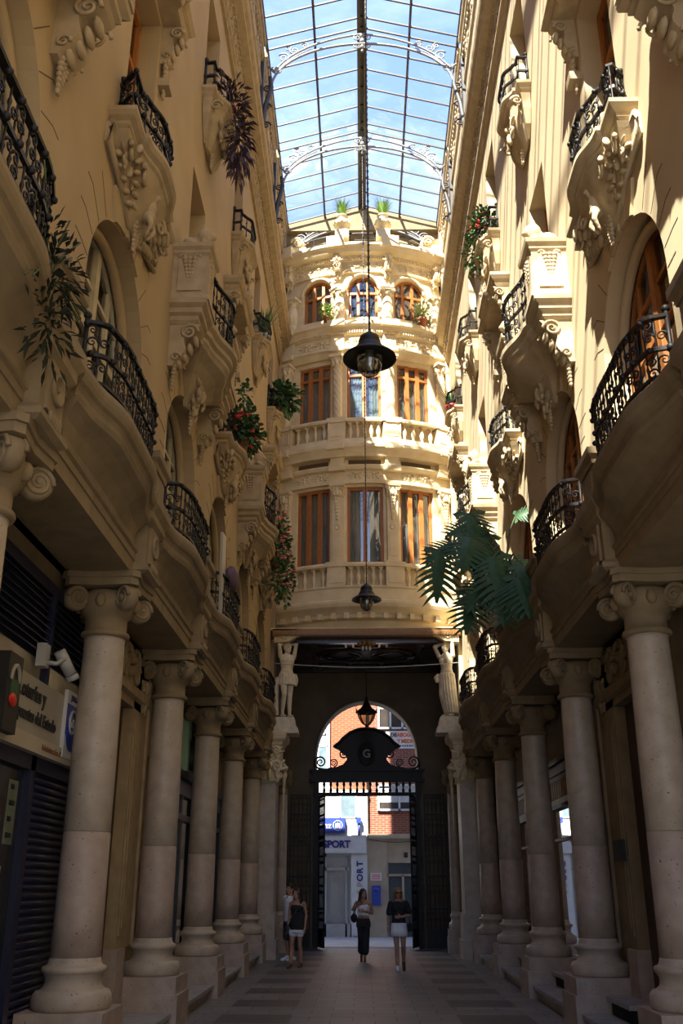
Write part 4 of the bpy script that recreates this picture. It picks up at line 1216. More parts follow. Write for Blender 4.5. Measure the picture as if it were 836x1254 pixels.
struct(mb.build('trim_10', mat('glossy_coffer_wood', (.05,.028,.018), (.035,.02,.013), .22, 6)))
# ceiling rosette lamp
t = thing('ceiling_rosette', 'small gilt carved rosette drop under the front of the coffered passage ceiling', 'ornament', (0,26.1,8.02))
mb = MB()
for i in range(10): a = 2*PI*i/10; mb.ell((.2*math.cos(a),.1*math.sin(a),-.03),(.07,.06,.08),7,5)
mb.build('leaves', M_SHOPW, t); mb = MB()
for i in range(3): mb.ell((-.1+.1*i,0,-.16),(.03,.03,.08))
mb.build('drops', M_WHITE, t)
# back wall with arch
mb = MB()
mb.holes([(-2.64,0),(2.64,0),(2.64,8.4),(-2.64,8.4)], [[(x,max(z,.0005)) for x,z in arch_poly(0,1.56,.001,5.4,1.72,24)]], lambda a,b,d: (a,30.2+d,b), 0, .7)
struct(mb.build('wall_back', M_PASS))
mb = MB(); pp = arch_poly(0,1.60,.0,5.4,1.76,24)[1:]
mb.tube([(x,30.19,z) for x,z in pp+[(-1.60,0)]], .03, 6); struct(mb.build('trim_11', M_PASS))
# inner columns of the passage
for s, nm in SIDES:
    o = dup(col0, (s*2.42, 28.3, 0), 0, 'slim dim stone column inside the passage, %s side by the iron gate' % nm, 'passage columns'); o.scale = (.62,.62,.98)

# ================================================================== GATE
t = thing('iron_gate', 'tall black wrought iron gate standing open under a pedimented overthrow', 'gate', (0,30.0,0))
def gp(mb, name, lab=None, par=None): return mb.build(name, M_IRON, par or t, lab)
mb = MB(); mb.box(-1.75,1.75,-.14,.14,4.62,4.70); mb.box(-1.68,1.68,-.1,.1,4.70,4.93); mb.box(-1.76,1.76,-.15,.15,4.93,4.99); gp(mb, 'upper_beam')
mb = MB(); mb.box(-1.64,1.64,-.07,.07,4.22,4.32); gp(mb, 'lower_beam')
bm_ = MB(); bm_.tube([(0,0,0),(0,0,.06),(0,0,.15),(0,0,.24),(0,0,.31)], [.03,.05,.022,.05,.03], 8); bme = bm_.mesh('spindle'); bme.materials.append(M_IRON)
for i in range(16):
    x = -1.5+3.0*i/15; link('spindle', bme, None, t, None, (x,0,4.315))
mb = MB(); n = 20
prof = [(0,6.22),(.25,6.20),(.5,6.10),(.72,5.93),(.85,5.78),(.97,5.70),(1.0,5.64),(.86,5.58),(.78,5.50),(.66,5.42),(.6,5.30),(.72,5.15),(.95,5.06),(1.3,5.02),(1.5,5.0),(1.5,4.98),(0,4.98)]
poly = [(-x,z) for x,z in prof[::-1]][:-1] + prof[:-1]
poly = [(-x,z) for x,z in reversed(prof[1:-1])] + prof[:-1]
mb.ext(poly, lambda a,b,d: (a,d,b), -.06, .06)
pts = [(-x,-.08,z) for x,z in reversed(prof[:7])] + [(x,-.08,z) for x,z in prof[1:7]]
mb.tube(pts, .05, 6); gp(mb, 'pediment')
mb = MB(); mb.lathe([(.26,0),(.26,.04),(.22,.05),(.2,.03),(0,.045)], 28, M=Matrix.Translation((0,-.06,5.45))@Matrix.Rotation(PI/2,4,'X')@Matrix.Scale(1.35,4,(0,1,0)))
mo = gp(mb, 'medallion')
text('G', .34, M_RUB, mo, (1,0,0),(0,0,1),(0,-.11,5.45), depth=.012)
for sg in (-1,1):
    mb = MB(); mb.spiral((sg*1.42,0,5.22),(sg,0,0),(0,0,1),.2,2,.03,6,start=-PI/2); mb.spiral((sg*1.02,0,5.2),(-sg,0,0),(0,0,1),.13,2,.022,6,start=-PI/2)
    mb.spiral((sg*.72,0,5.47),(sg,0,0),(0,0,1),.16,1.8,.03,6,start=PI/2); mb.tube([(sg*1.5,0,5.04),(sg*1.25,0,5.0),(sg*1.05,0,5.06)],.025,5)
    gp(mb, 'scrolls')
for sg in (-1,1):
    mb = MB(); mb.box(sg*1.52-.06,sg*1.52+.06,-.06,.06,0,4.62); gp(mb, 'post')
def leaf_mesh(w):
    fr = MB(); fr.box(0,.045,-.022,.022,.06,4.2); fr.box(w-.045,w,-.022,.022,.06,4.2)
    for z in (.06,.5,1.05,1.9,2.75,2.95,3.6,4.14): fr.box(0,w,-.02,.02,z,z+.055)
    fr.box(.04,w-.04,-.008,.008,.1,.52)
    n = max(2, int(w/.11))
    for i in range(1,n): x = w*i/n; fr.tube([(x,0,.5),(x,0,4.16)], .011, 5)
    for i in range(n):
        x = w*(i+.5)/n
        for z in (.78,2.85,3.9,1.5,2.3,3.3): fr.spiral((x,0,z),(1,0,0),(0,0,1),min(.06,w/n*.5),1.4,.011,4); fr.ell((x,0,z+.18),(.025,.025,.03),6,4)
    return fr.mesh('leaf')
lm1, lm2 = leaf_mesh(.62), leaf_mesh(.78)
for me in (lm1, lm2): me.materials.append(M_IRON)
for sg in (-1,1):
    a = link('gate_leaf', lm2, None, t, None, (sg*1.44,-.08,0)); a.rotation_euler = (0,0,math.radians(-90-sg*14))
    b = link('gate_leaf', lm1, None, t, None, (sg*1.64,-.83,0)); b.rotation_euler = (0,0, 0 if sg > 0 else PI)

# lanterns
def make_lamp(cab):
    t = thing('hanging_lamp', '', 'lamp')
    mb = MB(); mb.lathe([(0,.70),(.05,.70),(.07,.66),(.13,.63),(.155,.56),(.15,.52),(.17,.50),(.20,.44),(.22,.40),(.24,.38),(.33,.33),(.365,.30),(.37,.28),(.34,.28),(.22,.33),(.17,.36)], 32); mb.build('lamp_shade', M_IRON, t)
    mb = MB(); mb.lathe([(.165,.34),(.178,.28),(.175,.2),(.155,.12),(.11,.05),(.05,.01),(0,0)], 28); mb.build('glass_globe', M_LAMPGL, t)
    mb = MB(); mb.lathe([(.04,.4),(.05,.3),(.07,.2),(.05,.12),(0,.1)], 14); mb.build('bulb', M_WHITE, t)
    mb = MB(); z = .7
    mb.tube([(0,0,.68),(0,0,cab)], .012, 6)
    zz = .75
    while zz < cab: mb.ell((0,0,zz), (.021,.021,.035), 5, 4); zz += .11
    mb.build('suspension_chain', M_STEEL, t)
    return t
o = make_lamp(ZR-8.13); o.location = (0,11.38,8.13); o['label'] = 'large black bell-shaped hanging lamp with glass globe, in front of the bay windows'; o['group'] = 'bell lamps'
o = make_lamp(ZR-7.95-.1); o.location = (0,22.6,7.95); o['label'] = 'smaller-looking black bell-shaped hanging lamp just above the passage opening'; o['group'] = 'bell lamps'
t = thing('lantern', 'crowned black lantern hanging in the gate arch above the pediment', 'lamp', (0,28.5,6.1))
mb = MB(); mb.lathe([(0,.86),(.03,.84),(.04,.74),(.07,.70),(.10,.62),(.18,.50),(.30,.42),(.33,.38),(.33,.36),(.26,.34)], 8, smooth=False)
for i in range(8): a = 2*PI*(i+.5)/8; mb.tube([(.31*math.cos(a),.31*math.sin(a),.38),(.34*math.cos(a),.34*math.sin(a),.50)], [.03,.01], 5)
mb.build('lamp_cap', M_IRON, t)
mb = MB(); mb.lathe([(.26,.34),(.22,.2),(.13,.06),(.05,.0)], 8, smooth=False); mb.build('glass_body', M_LAMPGL, t)
mb = MB()
for i in range(8): a = 2*PI*i/8; mb.tube([(.265*math.cos(a),.265*math.sin(a),.34),(.225*math.cos(a),.225*math.sin(a),.2),(.135*math.cos(a),.135*math.sin(a),.06),(.05*math.cos(a),.05*math.sin(a),0)], .012, 5)
mb.ell((0,0,-.02),(.05,.05,.04)); mb.build('glazing_bars', M_IRON, t)
mb = MB(); mb.tube([(0,0,.84),(0,0,2.01)], .012, 6); mb.build('chain', M_IRON, t)
# cable across the passage mouth
mb = MB(); mb.tube([(-2.5+5*i/16, 25.7, 7.35-.12*math.sin(PI*i/16)) for i in range(17)], .012, 5)
o = mb.build('cable', M_RUB, None); tag(o, 'thin pale cable strung across the passage mouth between the two statues', 'cable')

# ================================================================== STREET BEYOND
struct(MB().box(-9,9,31.2,37.2,-.14,.0).build('ground_street', M_PAVE))
YS = 36.6
# white building
t = thing('white_building', 'white plastered shop building with grey windows seen left through the gate', 'building', (-3.0,YS,0))
def tp(mb, name, m, par=None, lab=None, L0=(-3.0,YS,0)):
    o = mb.build(name, m, par or t, lab)
    if par is None: o.location = (-L0[0],-L0[1],-L0[2])
    return o
mb = MB(); mb.box(-7,-.55,YS+.4,YS+3,0,3.0); mb.box(-7,.05,YS,YS+3,3.35,4.95); mb.box(-7,-1.35,YS,YS+3,4.95,11); mb.box(-.55,.0,YS,YS+3,0,3.4); tp(mb, 'wall', M_PLAS)
mb = MB(); mb.box(-7,.06,YS-.1,YS,4.88,4.98); mb.box(-7,.06,YS-.08,YS,3.30,3.36); tp(mb, 'ledge', M_PLAS)
for x0,x1,z0,z1 in ((-.98,-.35,3.98,4.86),(-1.9,-1.5,7.0,7.9),(-1.8,-1.42,5.3,6.6),(-3.2,-2.2,6.0,7.2)):
    mb = MB(); w = .05; mb.box(x0,x1,YS-.03,YS+.02,z0,z0+w); mb.box(x0,x1,YS-.03,YS+.02,z1-w,z1); mb.box(x0,x0+w,YS-.03,YS+.02,z0,z1); mb.box(x1-w,x1,YS-.03,YS+.02,z0,z1)
    wv = tp(mb, 'window', M_WHITE); mb = MB(); mb.box(x0+w,x1-w,YS-.015,YS+.0,z0+w,z1-w)
    o = mb.build('pane', mat('grey_blue_pane', (.16,.22,.26), (.12,.17,.2), .2), wv)
# shop fascia sign
sg_ = thing('sports_shop_sign', 'long white shop fascia with red and navy capital lettering over the grille door', 'sign', (-1.2,YS-.12,3.05))
mb = MB(); mb.box(-3.2,1.18,-.02,.3,-.27,.33); mb.build('panel', M_WHITE, sg_)
mb = MB(); mb.box(-3.1,.55,-.04,-.02,-.22,.27); mb.build('face_panel', M_WHITE, sg_)
text('SPORT', .34, M_NAVYT, sg_, (1,0,0),(0,0,1),(.12,-.05,.02), depth=.012, bold=.014, align='CENTER', spacing=.95)
text('INTER', .36, M_REDT, sg_, (1,0,0),(0,0,1),(-1.22,-.05,.02), depth=.012, bold=.008, align='CENTER', spacing=1.0)
# insurance sign
sg_ = thing('insurance_sign', 'bright blue box sign with white name and round eagle emblem above the fascia', 'sign', (-1.3,YS-.12,3.72))
mb = MB(); mb.box(-.9,.52,-.1,.1,-.25,.27); mb.build('panel', M_BLUES, sg_)
text('Allianz', .32, M_WHITE, sg_, (1,0,0),(0,0,1),(-.40,-.11,0), depth=.008, bold=.004)
mb = MB(); mb.tube([(.26+.165*math.cos(2*PI*i/28),-.11,.165*math.sin(2*PI*i/28)) for i in range(28)], .017, 5, closed=True)
for x,h in ((-.07,.09),(0,.12),(.07,.09)): mb.box(.26+x-.02,.26+x+.02,-.12,-.105,-.10,h-.02); mb.ell((.26+x,-.112,h-.03),(.022,.01,.022))
mb.build('emblem', M_WHITE, sg_)
# floodlight on fascia
o = MB().box(-.09,.09,-.08,.08,.42,.62).tube([(0,0,0),(.02,0,.42)],.04,6).build('floodlight', M_BLUES, None, None, (-.28,YS-.16,3.38)); tag(o, 'small blue boxed street fitting on a grey post above the white fascia', 'light')
# pillar letters
sg_ = thing('vertical_sign', 'white pillar sign with navy vertical letters peeling away below', 'sign', (-.34,YS-.02,0))
mb = MB(); mb.box(-.22,.36,-.03,.02,.05,2.72); mb.build('panel', M_WHITE, sg_)
for i,(ch,m) in enumerate((('T',M_NAVYT),('R',M_NAVYT),('O',M_NAVYT),('P',M_SIGN),('S',M_SIGN))):
    text(ch, .30, m, sg_, (0,0,1),(-1,0,0),(.10,-.04,2.42-.235*i), depth=.006, bold=.01)
mb = MB()
for z in (1.12,.98,.84): mb.tube([(.0,-.035,z+.06),(.03,-.035,z-.02),(.12,-.035,z-.02)], .014, 4)
mb.build('letter_remnants', M_SIGN, sg_)
# roller grille door
t2 = thing('shop_grille_door', 'closed diamond lattice shop door left of the white pillar sign', 'door', (-1.1,YS+.3,0))
mb = MB(); mb.box(-1.6,.62,.12,.2,0,2.9); mb.build('dark_interior', M_DARK, t2)
mb = MB(); mb.box(-.42,-.36,-.03,.05,0,2.9); mb.box(.32,.38,-.03,.05,0,2.7); mb.box(.50,.56,-.03,.05,0,2.7); mb.box(-.42,.56,-.03,.05,2.2,2.3); mb.box(-.42,.56,-.03,.05,2.66,2.9); mb.box(-.42,.56,-.03,.05,0,.42); mb.box(-1.6,-1.5,-.03,.05,0,2.9); mb.box(-1.6,-.4,-.03,.05,0,.42); mb.build('door_frame', M_RUB, t2)
mb = MB(); st_ = .1
i = -3.0
while i < 1.2:
    for sg in (1,-1):
        x0 = i; a = V((x0,0,.42)); b = V((x0+sg*2.2,0,2.62))
        # clip to the opening
        pts = [a.lerp(b, q/40) for q in range(41)]; pts = [p for p in pts if -.4 < p.x < .36 and p.z < 2.22]
        if len(pts) > 1: mb.tube([pts[0], pts[-1]], .007, 4)
    i += st_
for sg in (1,):
    i = .4
    while i < 3.0:
        pts = [V((i-2.2*q/40,0,.42+2.2*q/40)) for q in range(41)]; pts = [p for p in pts if -.4 < p.x < .36 and p.z < 2.22]
        if len(pts) > 1 and i > 1.2: mb.tube([pts[0], pts[-1]], .007, 4)
        i += st_
mb.build('lattice', M_RUB, t2)
# brown pier, doorway on the right
t = thing('brick_house', 'red brick house with white windows above a beige ground floor, right through the gate', 'building', (1.8,YS,0))
L1 = (1.8,YS,0)
mb = MB(); mb.box(.05,6,YS+.15,YS+3,3.42,11); tp(mb, 'brick_wall', M_BRICK2, L0=L1)
mb = MB(); mb.box(.02,6,YS-.08,YS+.2,3.28,3.44); mb.box(.0,.72,YS,YS+.5,0,3.3); mb.box(.72,6,YS+.1,YS+.5,2.45,3.3); mb.box(1.9,6,YS+.1,YS+.5,0,2.45); tp(mb, 'ground_floor_wall', M_BEIGE, L0=L1)
mb = MB(); mb.tube([(.06,YS+.08,3.4),(.06,YS+.08,11)], .05, 8); tp(mb, 'downpipe', M_DWOOD, L0=L1)
mb = MB(); mb.box(.72,1.9,YS+.2,YS+.3,0,2.45); dd = tp(mb, 'entrance_door', mat('grey_blue_door', (.05,.065,.075), (.04,.05,.06), .4), L0=L1)
mb = MB(); mb.box(.72,1.9,YS+.14,YS+.22,2.0,2.08); mb.box(1.26,1.34,YS+.14,YS+.22,0,2.05); mb.box(.72,.78,YS+.14,YS+.22,0,2.45); mb.build('door_frame', M_BEIGE, dd)
for x0,x1,z0,z1 in ((.45,2.0,4.25,5.2),(.5,2.3,7.22,8.5)):
    mb = MB(); w = .07
    mb.box(x0,x1,YS+.05,YS+.16,z0,z0+w); mb.box(x0,x1,YS+.05,YS+.16,z1-w,z1)
    n = 2 if z0 < 5 else 4
    for i in range(n+1): x = x0+(x1-x0)*i/n; mb.box(x-w/2,x+w/2,YS+.05,YS+.16,z0,z1)
    wv = tp(mb, 'window', M_WHITE, L0=L1)
    mb = MB(); mb.box(x0,x1,YS+.11,YS+.15,z0+(z1-z0)*.32 if z0 < 5 else z0+(z1-z0)*.6,z1); mb.build('roller_blind', M_WHITE, wv)
    mb = MB(); mb.box(x0,x1,YS+.12,YS+.148,z0,z1); mb.build('pane', mat('dim_pane', (.035,.03,.028), (.05,.04,.035), .25), wv)
# orange brick house behind (higher)
t = thing('orange_brick_house', 'sunlit orange brick wall with white framed balcony window, seen in the arch', 'building', (0,YS+.2,4.98))
L2 = (0,YS+.2,4.98)
mb = MB(); mb.box(-1.36,.06,YS+.1,YS+3,4.95,11); tp(mb, 'brick_wall', M_BRICK, L0=L2)
# lawyers banner
sg_ = thing('office_banner', 'white office banner with black and orange lettering in the arch right side', 'sign', (1.52,YS+.13,6.80))
mb = MB(); mb.box(-.75,.75,-.01,.02,-.30,.36); mb.build('panel', M_WHITE, sg_)
M_ORT = mat('orange_lettering', (.70,.13,.03), (.62,.11,.025), .5)
text('DE', .2, M_BLACKT, sg_, (1,0,0),(0,0,1),(-.46,-.015,.2), depth=.004, bold=.006)
text('ABOGADOS', .2, M_ORT, sg_, (1,0,0),(0,0,1),(.17,-.015,.2), depth=.004, bold=.008, spacing=.88)
text('Y MEDICINA', .2, M_ORT, sg_, (1,0,0),(0,0,1),(.17,-.015,-.03), depth=.004, bold=.008, spacing=.86)
mb = MB()
for i in range(14): x = -.6+.09*i; mb.box(x,x+.06,-.016,-.01,-.22,-.17)
mb.build('small_print', M_BLACKT, sg_)
# small plates
sg_ = thing('wall_plaque', 'small white plaque with red lettering on the beige pier', 'sign', (.33,YS-.01,1.98))
mb = MB(); mb.box(-.2,.2,-.02,0,-.13,.13); mb.build('panel', M_WHITE, sg_)
mb = MB()
for z in (.06,-.0,-.06): mb.box(-.15,.15,-.024,-.019,z-.014,z+.014)
mb.build('printed_lines', M_REDT, sg_)
o = MB().box(-.16,.16,-.14,0,-.33,.33).ell((0,-.15,.2),(.09,.04,.07)).build('wall_box', M_BLUES, None, None, (.33,YS-.005,1.36)); tag(o, 'dark blue wall box on the beige pier behind the walking woman', 'mailbox')
o = MB().box(-.07,.07,-.015,0,-.09,.09).build('house_number_plate', M_BLACKT, None, None, (1.42,YS+.09,2.72)); tag(o, 'small dark number plate above the grey street door', 'sign')
mb = MB(); mb.tube([(.05+2*i/10,YS-.1,3.25-.1*math.sin(PI*i/10)) for i in range(11)], .012, 5); o = mb.build('street_cable', M_BLACKT); tag(o, 'dark cable sagging along the beige facade above the street door', 'cable')

# ================================================================== GROUND-FLOOR SHOPS
XL = -3.45
# lottery shop on the left
t = thing('lottery_shopfront', 'navy shopfront with louvred top and closed roller shutter, nearest left', 'shopfront', (XL,9.0,0))
def lp(mb, name, m, par=None, lab=None):
    o = mb.build(name, m, par or t, lab)
    if par is None: o.location = (-XL,-9.0,0)
    return o
mb = MB()
mb.box(XL,XL+.12,6.9,7.05,0,4.6); mb.box(XL,XL+.12,11.0,11.22,0,4.6); mb.box(XL,XL+.12,6.9,11.2,4.5,4.62); mb.box(XL,XL+.1,9.42,9.56,0,2.9); mb.box(XL,XL+.1,6.9,11.2,2.74,2.9); mb.box(XL,XL+.1,6.9,9.5,0,.5)
lp(mb, 'frame', M_BLUE)
for y0,y1 in ((7.05,9.50),(9.56,11.0)):
    mb = MB(); mb.box(XL,XL+.03,y0,y1,3.82,4.5)
    for i in range(9):
        z = 3.86+.072*i; mb.add([(XL+.03,y0,z+.05),(XL+.11,y0,z),(XL+.11,y1,z),(XL+.03,y1,z+.05),(XL+.03,y0,z+.062),(XL+.115,y0,z+.012),(XL+.115,y1,z+.012),(XL+.03,y1,z+.062)], [(0,1,2,3),(4,5,6,7),(1,2,6,5),(0,3,7,4),(0,1,5,4),(2,3,7,6)])
    lp(mb, 'louvre', M_SLAT)
mb = MB(); mb.box(XL+.06,XL+.13,9.49,9.56,3.5,4.5); lp(mb, 'louvre_post', M_BLUE)
mb = MB(); mb.box(XL,XL+.05,7.05,9.49,3.55,3.82); mb.box(XL,XL+.05,9.56,11.0,3.55,3.82); lp(mb, 'light_band', mat('glossy_cream_band', (.42,.37,.27), (.3,.26,.18), .12, 1.5))
mb = MB(); mb.box(XL,XL+.04,9.58,11.0,.0,2.74)
for i in range(38):
    z = .03+.0715*i; mb.tube([(XL+.045,9.58,z),(XL+.045,11.0,z)], .028, 6)
lp(mb, 'roller_shutter', M_BLUE)
mb = MB(); mb.box(XL,XL+.03,7.05,9.42,.5,2.74); lp(mb, 'window_pane', mat('dark_shop_pane', (.012,.012,.014), (.02,.02,.02), .12))
# posters
for y0,y1,z0,z1,m,nm in ((9.06,9.30,2.05,2.62,mat('pale_green_notice', (.16,.20,.14), (.12,.15,.11), .5),'tall pale green notice'),(8.55,8.95,1.95,2.45,mat('maroon_poster', (.09,.025,.03), (.05,.02,.02), .5),'dim red framed poster'),(8.6,9.10,1.62,1.86,M_SIGN,'white price sheet'),(8.75,9.2,1.05,1.38,M_WHITE,'white card with brown picture')):
    p = MB(); p.box(XL+.03,XL+.036,y0,y1,z0,z1); po = lp(p, 'poster', m, None, nm)
    q = MB(); n = 4
    for i in range(n):
        z = z0+(z1-z0)*(i+.4)/n; q.box(XL+.036,XL+.039,y0+.04,y1-.05-.05*(i%2),z,z+(z1-z0)*.08)
    q.build('print', M_BLACKT if m is not M_REDT else M_DARK, po)
# sign board
t = thing('lottery_sign', 'beige shop sign with black lettering and an unlit lower strip', 'sign', (XL+.12,9.0,3.3))
mb = MB(); mb.box(-.11,.03,-1.95,1.98,-.26,.27); mb.build('panel', M_SIGN, t)
mb = MB(); mb.box(-.11,.06,-1.95,1.98,-.42,-.27); mb.build('lower_strip', mat('cream_strip', (.50,.45,.34), (.46,.41,.30), .3, 2), t)
text('Loterías y', .20, M_BLACKT, t, (0,1,0),(0,0,1),(.035,-.34,.115), depth=.006, bold=.006, align='LEFT')
text('Apuestas del Estado', .165, M_BLACKT, t, (0,1,0),(0,0,1),(.035,-.40,-.10), depth=.006, bold=.004, align='LEFT', spacing=.94)
text('Administración nº 1', .085, M_SANDAL, t, (0,1,0),(0,0,1),(.065,.75,-.345), depth=.003)
# traffic-light-like emblem box
t = thing('emblem_box', 'black upright box with pale arch and red and green shapes left of the lottery lettering', 'sign', (XL+.15,8.28,3.27))
mb = MB(); mb.box(0,.10,-.17,.17,-.34,.34); mb.build('case', M_BLACKT, t)
mb = MB(); mb.tube([(.105,.10*math.cos(PI*i/12),.10+.14*math.sin(PI*i/12)) for i in range(13)], .02, 6); mb.build('pale_arch', M_SIGN, t)
mb = MB(); mb.box(.098,.108,-.09,.09,-.02,.12); mb.build('green_panel', mat('dark_green', (.03,.10,.04), None, .5), t)
mb = MB(); mb.ell((.105,0,-.06),(.015,.10,.06)); mb.build('red_shape', M_REDT, t)
# sticker plate
t = thing('blue_sticker_sign', 'blue and white swirl plate at the right end of the lottery sign', 'sign', (XL+.17,10.30,3.3))
mb = MB(); mb.box(-.02,.02,-.24,.24,-.36,.34); mb.build('panel', M_WHITE, t)
mb = MB(); mb.box(.02,.024,-.23,.23,-.12,.20); mb.lathe([(0,.0),(.2,.0),(.2,.004),(0,.004)], 24, M=Matrix.Translation((.021,0,-.08))@Matrix.Rotation(PI/2,4,'Y')); mb.build('blue_field', M_BLUES, t)
mb = MB(); mb.spiral((.03,-.02,.0),(0,1,0),(0,0,1),.16,1.4,.02,5,start=.6); mb.build('swirl', M_WHITE, t)
text('Bonoloto', .10, M_WHITE, t, (0,1,0),(0,0,1),(.034,.02,0), depth=.003, bold=.003)
text('JUEGA', .085, M_NAVYT, t, (0,1,0),(0,0,1),(.024,0,.27), depth=.003)
mb = MB(); mb.ell((.024,.12,-.27),(.006,.06,.07)); mb.build('grey_seal', M_CGRY, t)
# security camera
t = thing('security_camera', 'white bullet security camera on a wall box above the lottery sign', 'camera', (XL+.13,9.22,3.80))
mb = MB(); mb.box(-.02,.07,-.07,.07,-.10,.13); mb.box(.07,.074,-.03,.03,.0,.07); mb.build('wall_box', M_RUB, t)
mb = MB(); mb.tube([(.05,0,-.05),(.16,.03,-.06),(.22,.08,.0)], .022, 8); mb.build('arm', M_RUB, t)
mb = MB(); mb.tube([(.16,.08,.08),(.20,.13,-.01),(.26,.20,-.13)], [.058,.062,.058], 14); mb.tube([(.265,.205,-.14),(.285,.225,-.185)], [.062,.064], 14)
mb.build('body', M_RUB, t); mb = MB(); mb.tube([(.286,.226,-.187),(.288,.228,-.192)], .05, 14); mb.build('lens', M_BLACKT, t)

# portals between the columns (first bay beyond the shop on the left, nearest on the right)
def portal(s, y0, name):
    t = thing('carved_doorway', 'moulded stone doorway with dark wooden door behind the %s columns' % name, 'doorway', (s*3.45, y0, 0))
    M = Matrix(((-s,0,0,0),(0,1,0,0),(0,0,1,0),(0,0,0,1)))
    mb = MB(M); mb.box(0,.20,1.5,2.3,.95,4.6); mb.box(0,.20,-.35,-.2,.95,4.6); mb.box(.2,.22,1.56,1.85,1.1,3.8); mb.box(.2,.235,1.62,1.79,1.2,3.7)
    for o in (0,.08,.16): mb.box(0,.24-.03*o/.08*.5,2.3+o,2.36+o,.95,4.5)
    mb.box(0,.20,-.3,2.5,3.95,4.7); mb.sweep([(.20,-.3),(.20,2.5)], [(0,4.05),(.06,4.08),(.06,4.2),(0,4.25)]); mb.build('casing', M_TRIM if s<0 else M_ENT, t)
    mb = MB(M); mb.box(0,.24,1.45,1.89,0,.95); mb.box(0,.05,1.89,2.55,0,.95); mb.box(0,.24,-.4,-.2,0,.95); mb.build('stone_base', M_COLL, t)
    mb = MB(M); mb.box(.0,.05,-.2,1.5,.0,3.95)
    for a,b in ((-.1,.6),(.7,1.4)):
        for c,d in ((.3,1.3),(1.45,2.6),(2.8,3.8)): mb.box(.05,.075,a,b,c,d)
    mb.build('door_leaf', M_DWOOD, t)
    mb = MB(M); carve(mb, 1.1, 4.45, 1.2, .35, .20, 2, .04); carve(mb, 2.0, 4.2, .35, .6, .20, 3, .035); mb.build('carving', M_TRIM if s<0 else M_ENT, t)
portal(-1, 11.5, 'left'); portal(1, 11.5, 'right')
o = MB().box(-.05,0,-.22,.22,-.13,.13).build('letter_box', M_BLACKT, None, None, (3.45-.235,13.2,2.12)); tag(o, 'small black letter box on the right doorway jamb', 'letter box')
# dark-framed shops further along on the left
def dark_shop(y0, y1, lab, top=3.45):
    t = thing('dark_shopfront', lab, 'shopfront', (XL,(y0+y1)/2,0)); ym = (y0+y1)/2
    mb = MB(); n = 4
    mb.box(0,.08,y0-ym,y1-ym,0,.45); mb.box(0,.10,y0-ym,y1-ym,2.78,2.88); mb.box(0,.10,y0-ym,y1-ym,top-.25,top)
    mb.sweep([(.0,y0-ym-.05),(.1,y0-ym-.05),(.1,y1-ym+.05),(0,y1-ym+.05)], [(0,top),(.1,top),(.14,top+.06),(.14,top+.1),(0,top+.1)])
    for i in range(n+1):
        y = y0-ym+(y1-y0)*i/n; mb.box(0,.09,y-.06,y+.06,0,top)
    mb.build('frame', mat('dark_blue_frame', (.014,.018,.03), (.01,.013,.022), .4), t)
    for i in range(n):
        a = y0-ym+(y1-y0)*i/n; mb = MB(); mb.box(.02,.025,a+.06,a+(y1-y0)/n-.06,.45,top-.25); mb.build('pane', M_SHOPGL, t)
dark_shop(15.2, 20.2, 'dark blue framed shop window below the mint green sign'); dark_shop(20.6, 24.4, 'dark blue framed shop window behind the fourth and fifth left columns')
t = thing('green_shop_sign', 'mint green square shop sign with two rows of fat black letters', 'sign', (XL+.16,18.6,4.15))
mb = MB(); mb.box(-.1,.02,-1.2,1.25,-.55,.60); mb.build('panel', M_GREENS, t)
mb = MB(); mb.box(.02,.026,.62,1.25,-.55,-.16); mb.build('cream_corner', M_SIGN, t)
text('DOU', .62, M_BLACKT, t, (0,1,0),(0,0,1),(.06,-.15,.22), depth=.04, bold=.05, spacing=1.1)
text('DOU', .62, M_BLACKT, t, (0,1,0),(0,0,1),(.06,-.25,-.28), depth=.04, bold=.05, spacing=1.1)
mb = MB(); mb.box(.02,.10,.88,1.22,-.68,-.36); mb.build('orange_red_square', mat('orange_red', (.5,.08,.02), (.3,.03,.015), .5, 12), t)

# wooden shop windows on the right
XR = 3.38
for k,(y0,y1) in enumerate(((15.25,18.9),(18.98,22.6),(22.68,25.3))):
    lab = 'honey wood framed shop window with slatted transom, %s of three on the right' % ['nearest','middle','farthest'][k]
    t = thing('wooden_shop_window', lab, 'shop window', (XR,y0,0), 0, 'right shop windows'); w_ = y1-y0
    mb = MB()
    mb.box(-.08,.04,0,.1,0,3.0); mb.box(-.08,.04,w_-.1,w_,0,3.0); mb.box(-.08,.04,0,w_,.0,.50); mb.box(-.06,.04,0,w_,2.42,2.47); mb.box(-.1,.04,0,w_,.48,.54)
    mb.box(-.05,.04,w_-.42,w_-.38,.5,3.0)
    mb.build('frame', M_SHOPW, t)
    mb = MB(); mb.box(-.05,.0,0,w_,3.0,3.75); mb.box(-.12,.0,0,w_,3.70,3.78); mb.box(-.09,.0,0,w_,3.42,3.47); mb.box(-.09,.0,0,w_,3.52,3.54); mb.box(-.09,0,0,w_,2.96,3.02)
    trs = mb.build('transom', M_DWOOD, t)
    sl = MB(); sl.box(-.09,-.05,-.035,.035,3.13,3.42); sme = sl.mesh('slat'); sme.materials.append(M_SHOPW); n = int(w_/.2)
    for i in range(n): link('slat', sme, None, trs, None, (0,.12+(w_-.2)*i/max(1,n-1),0))
    mb = MB(); mb.box(-.07,-.05,.05,w_-.05,3.02,3.12); mb.build('frosted_strip', M_WHITE, trs)
    mb = MB(); mb.add([(0,.1,.54),(0,w_-.1,.54),(0,w_-.1,2.96),(0,.1,2.96)], [(0,1,2,3)]); mb.build('pane', M_SHOPGL, t)

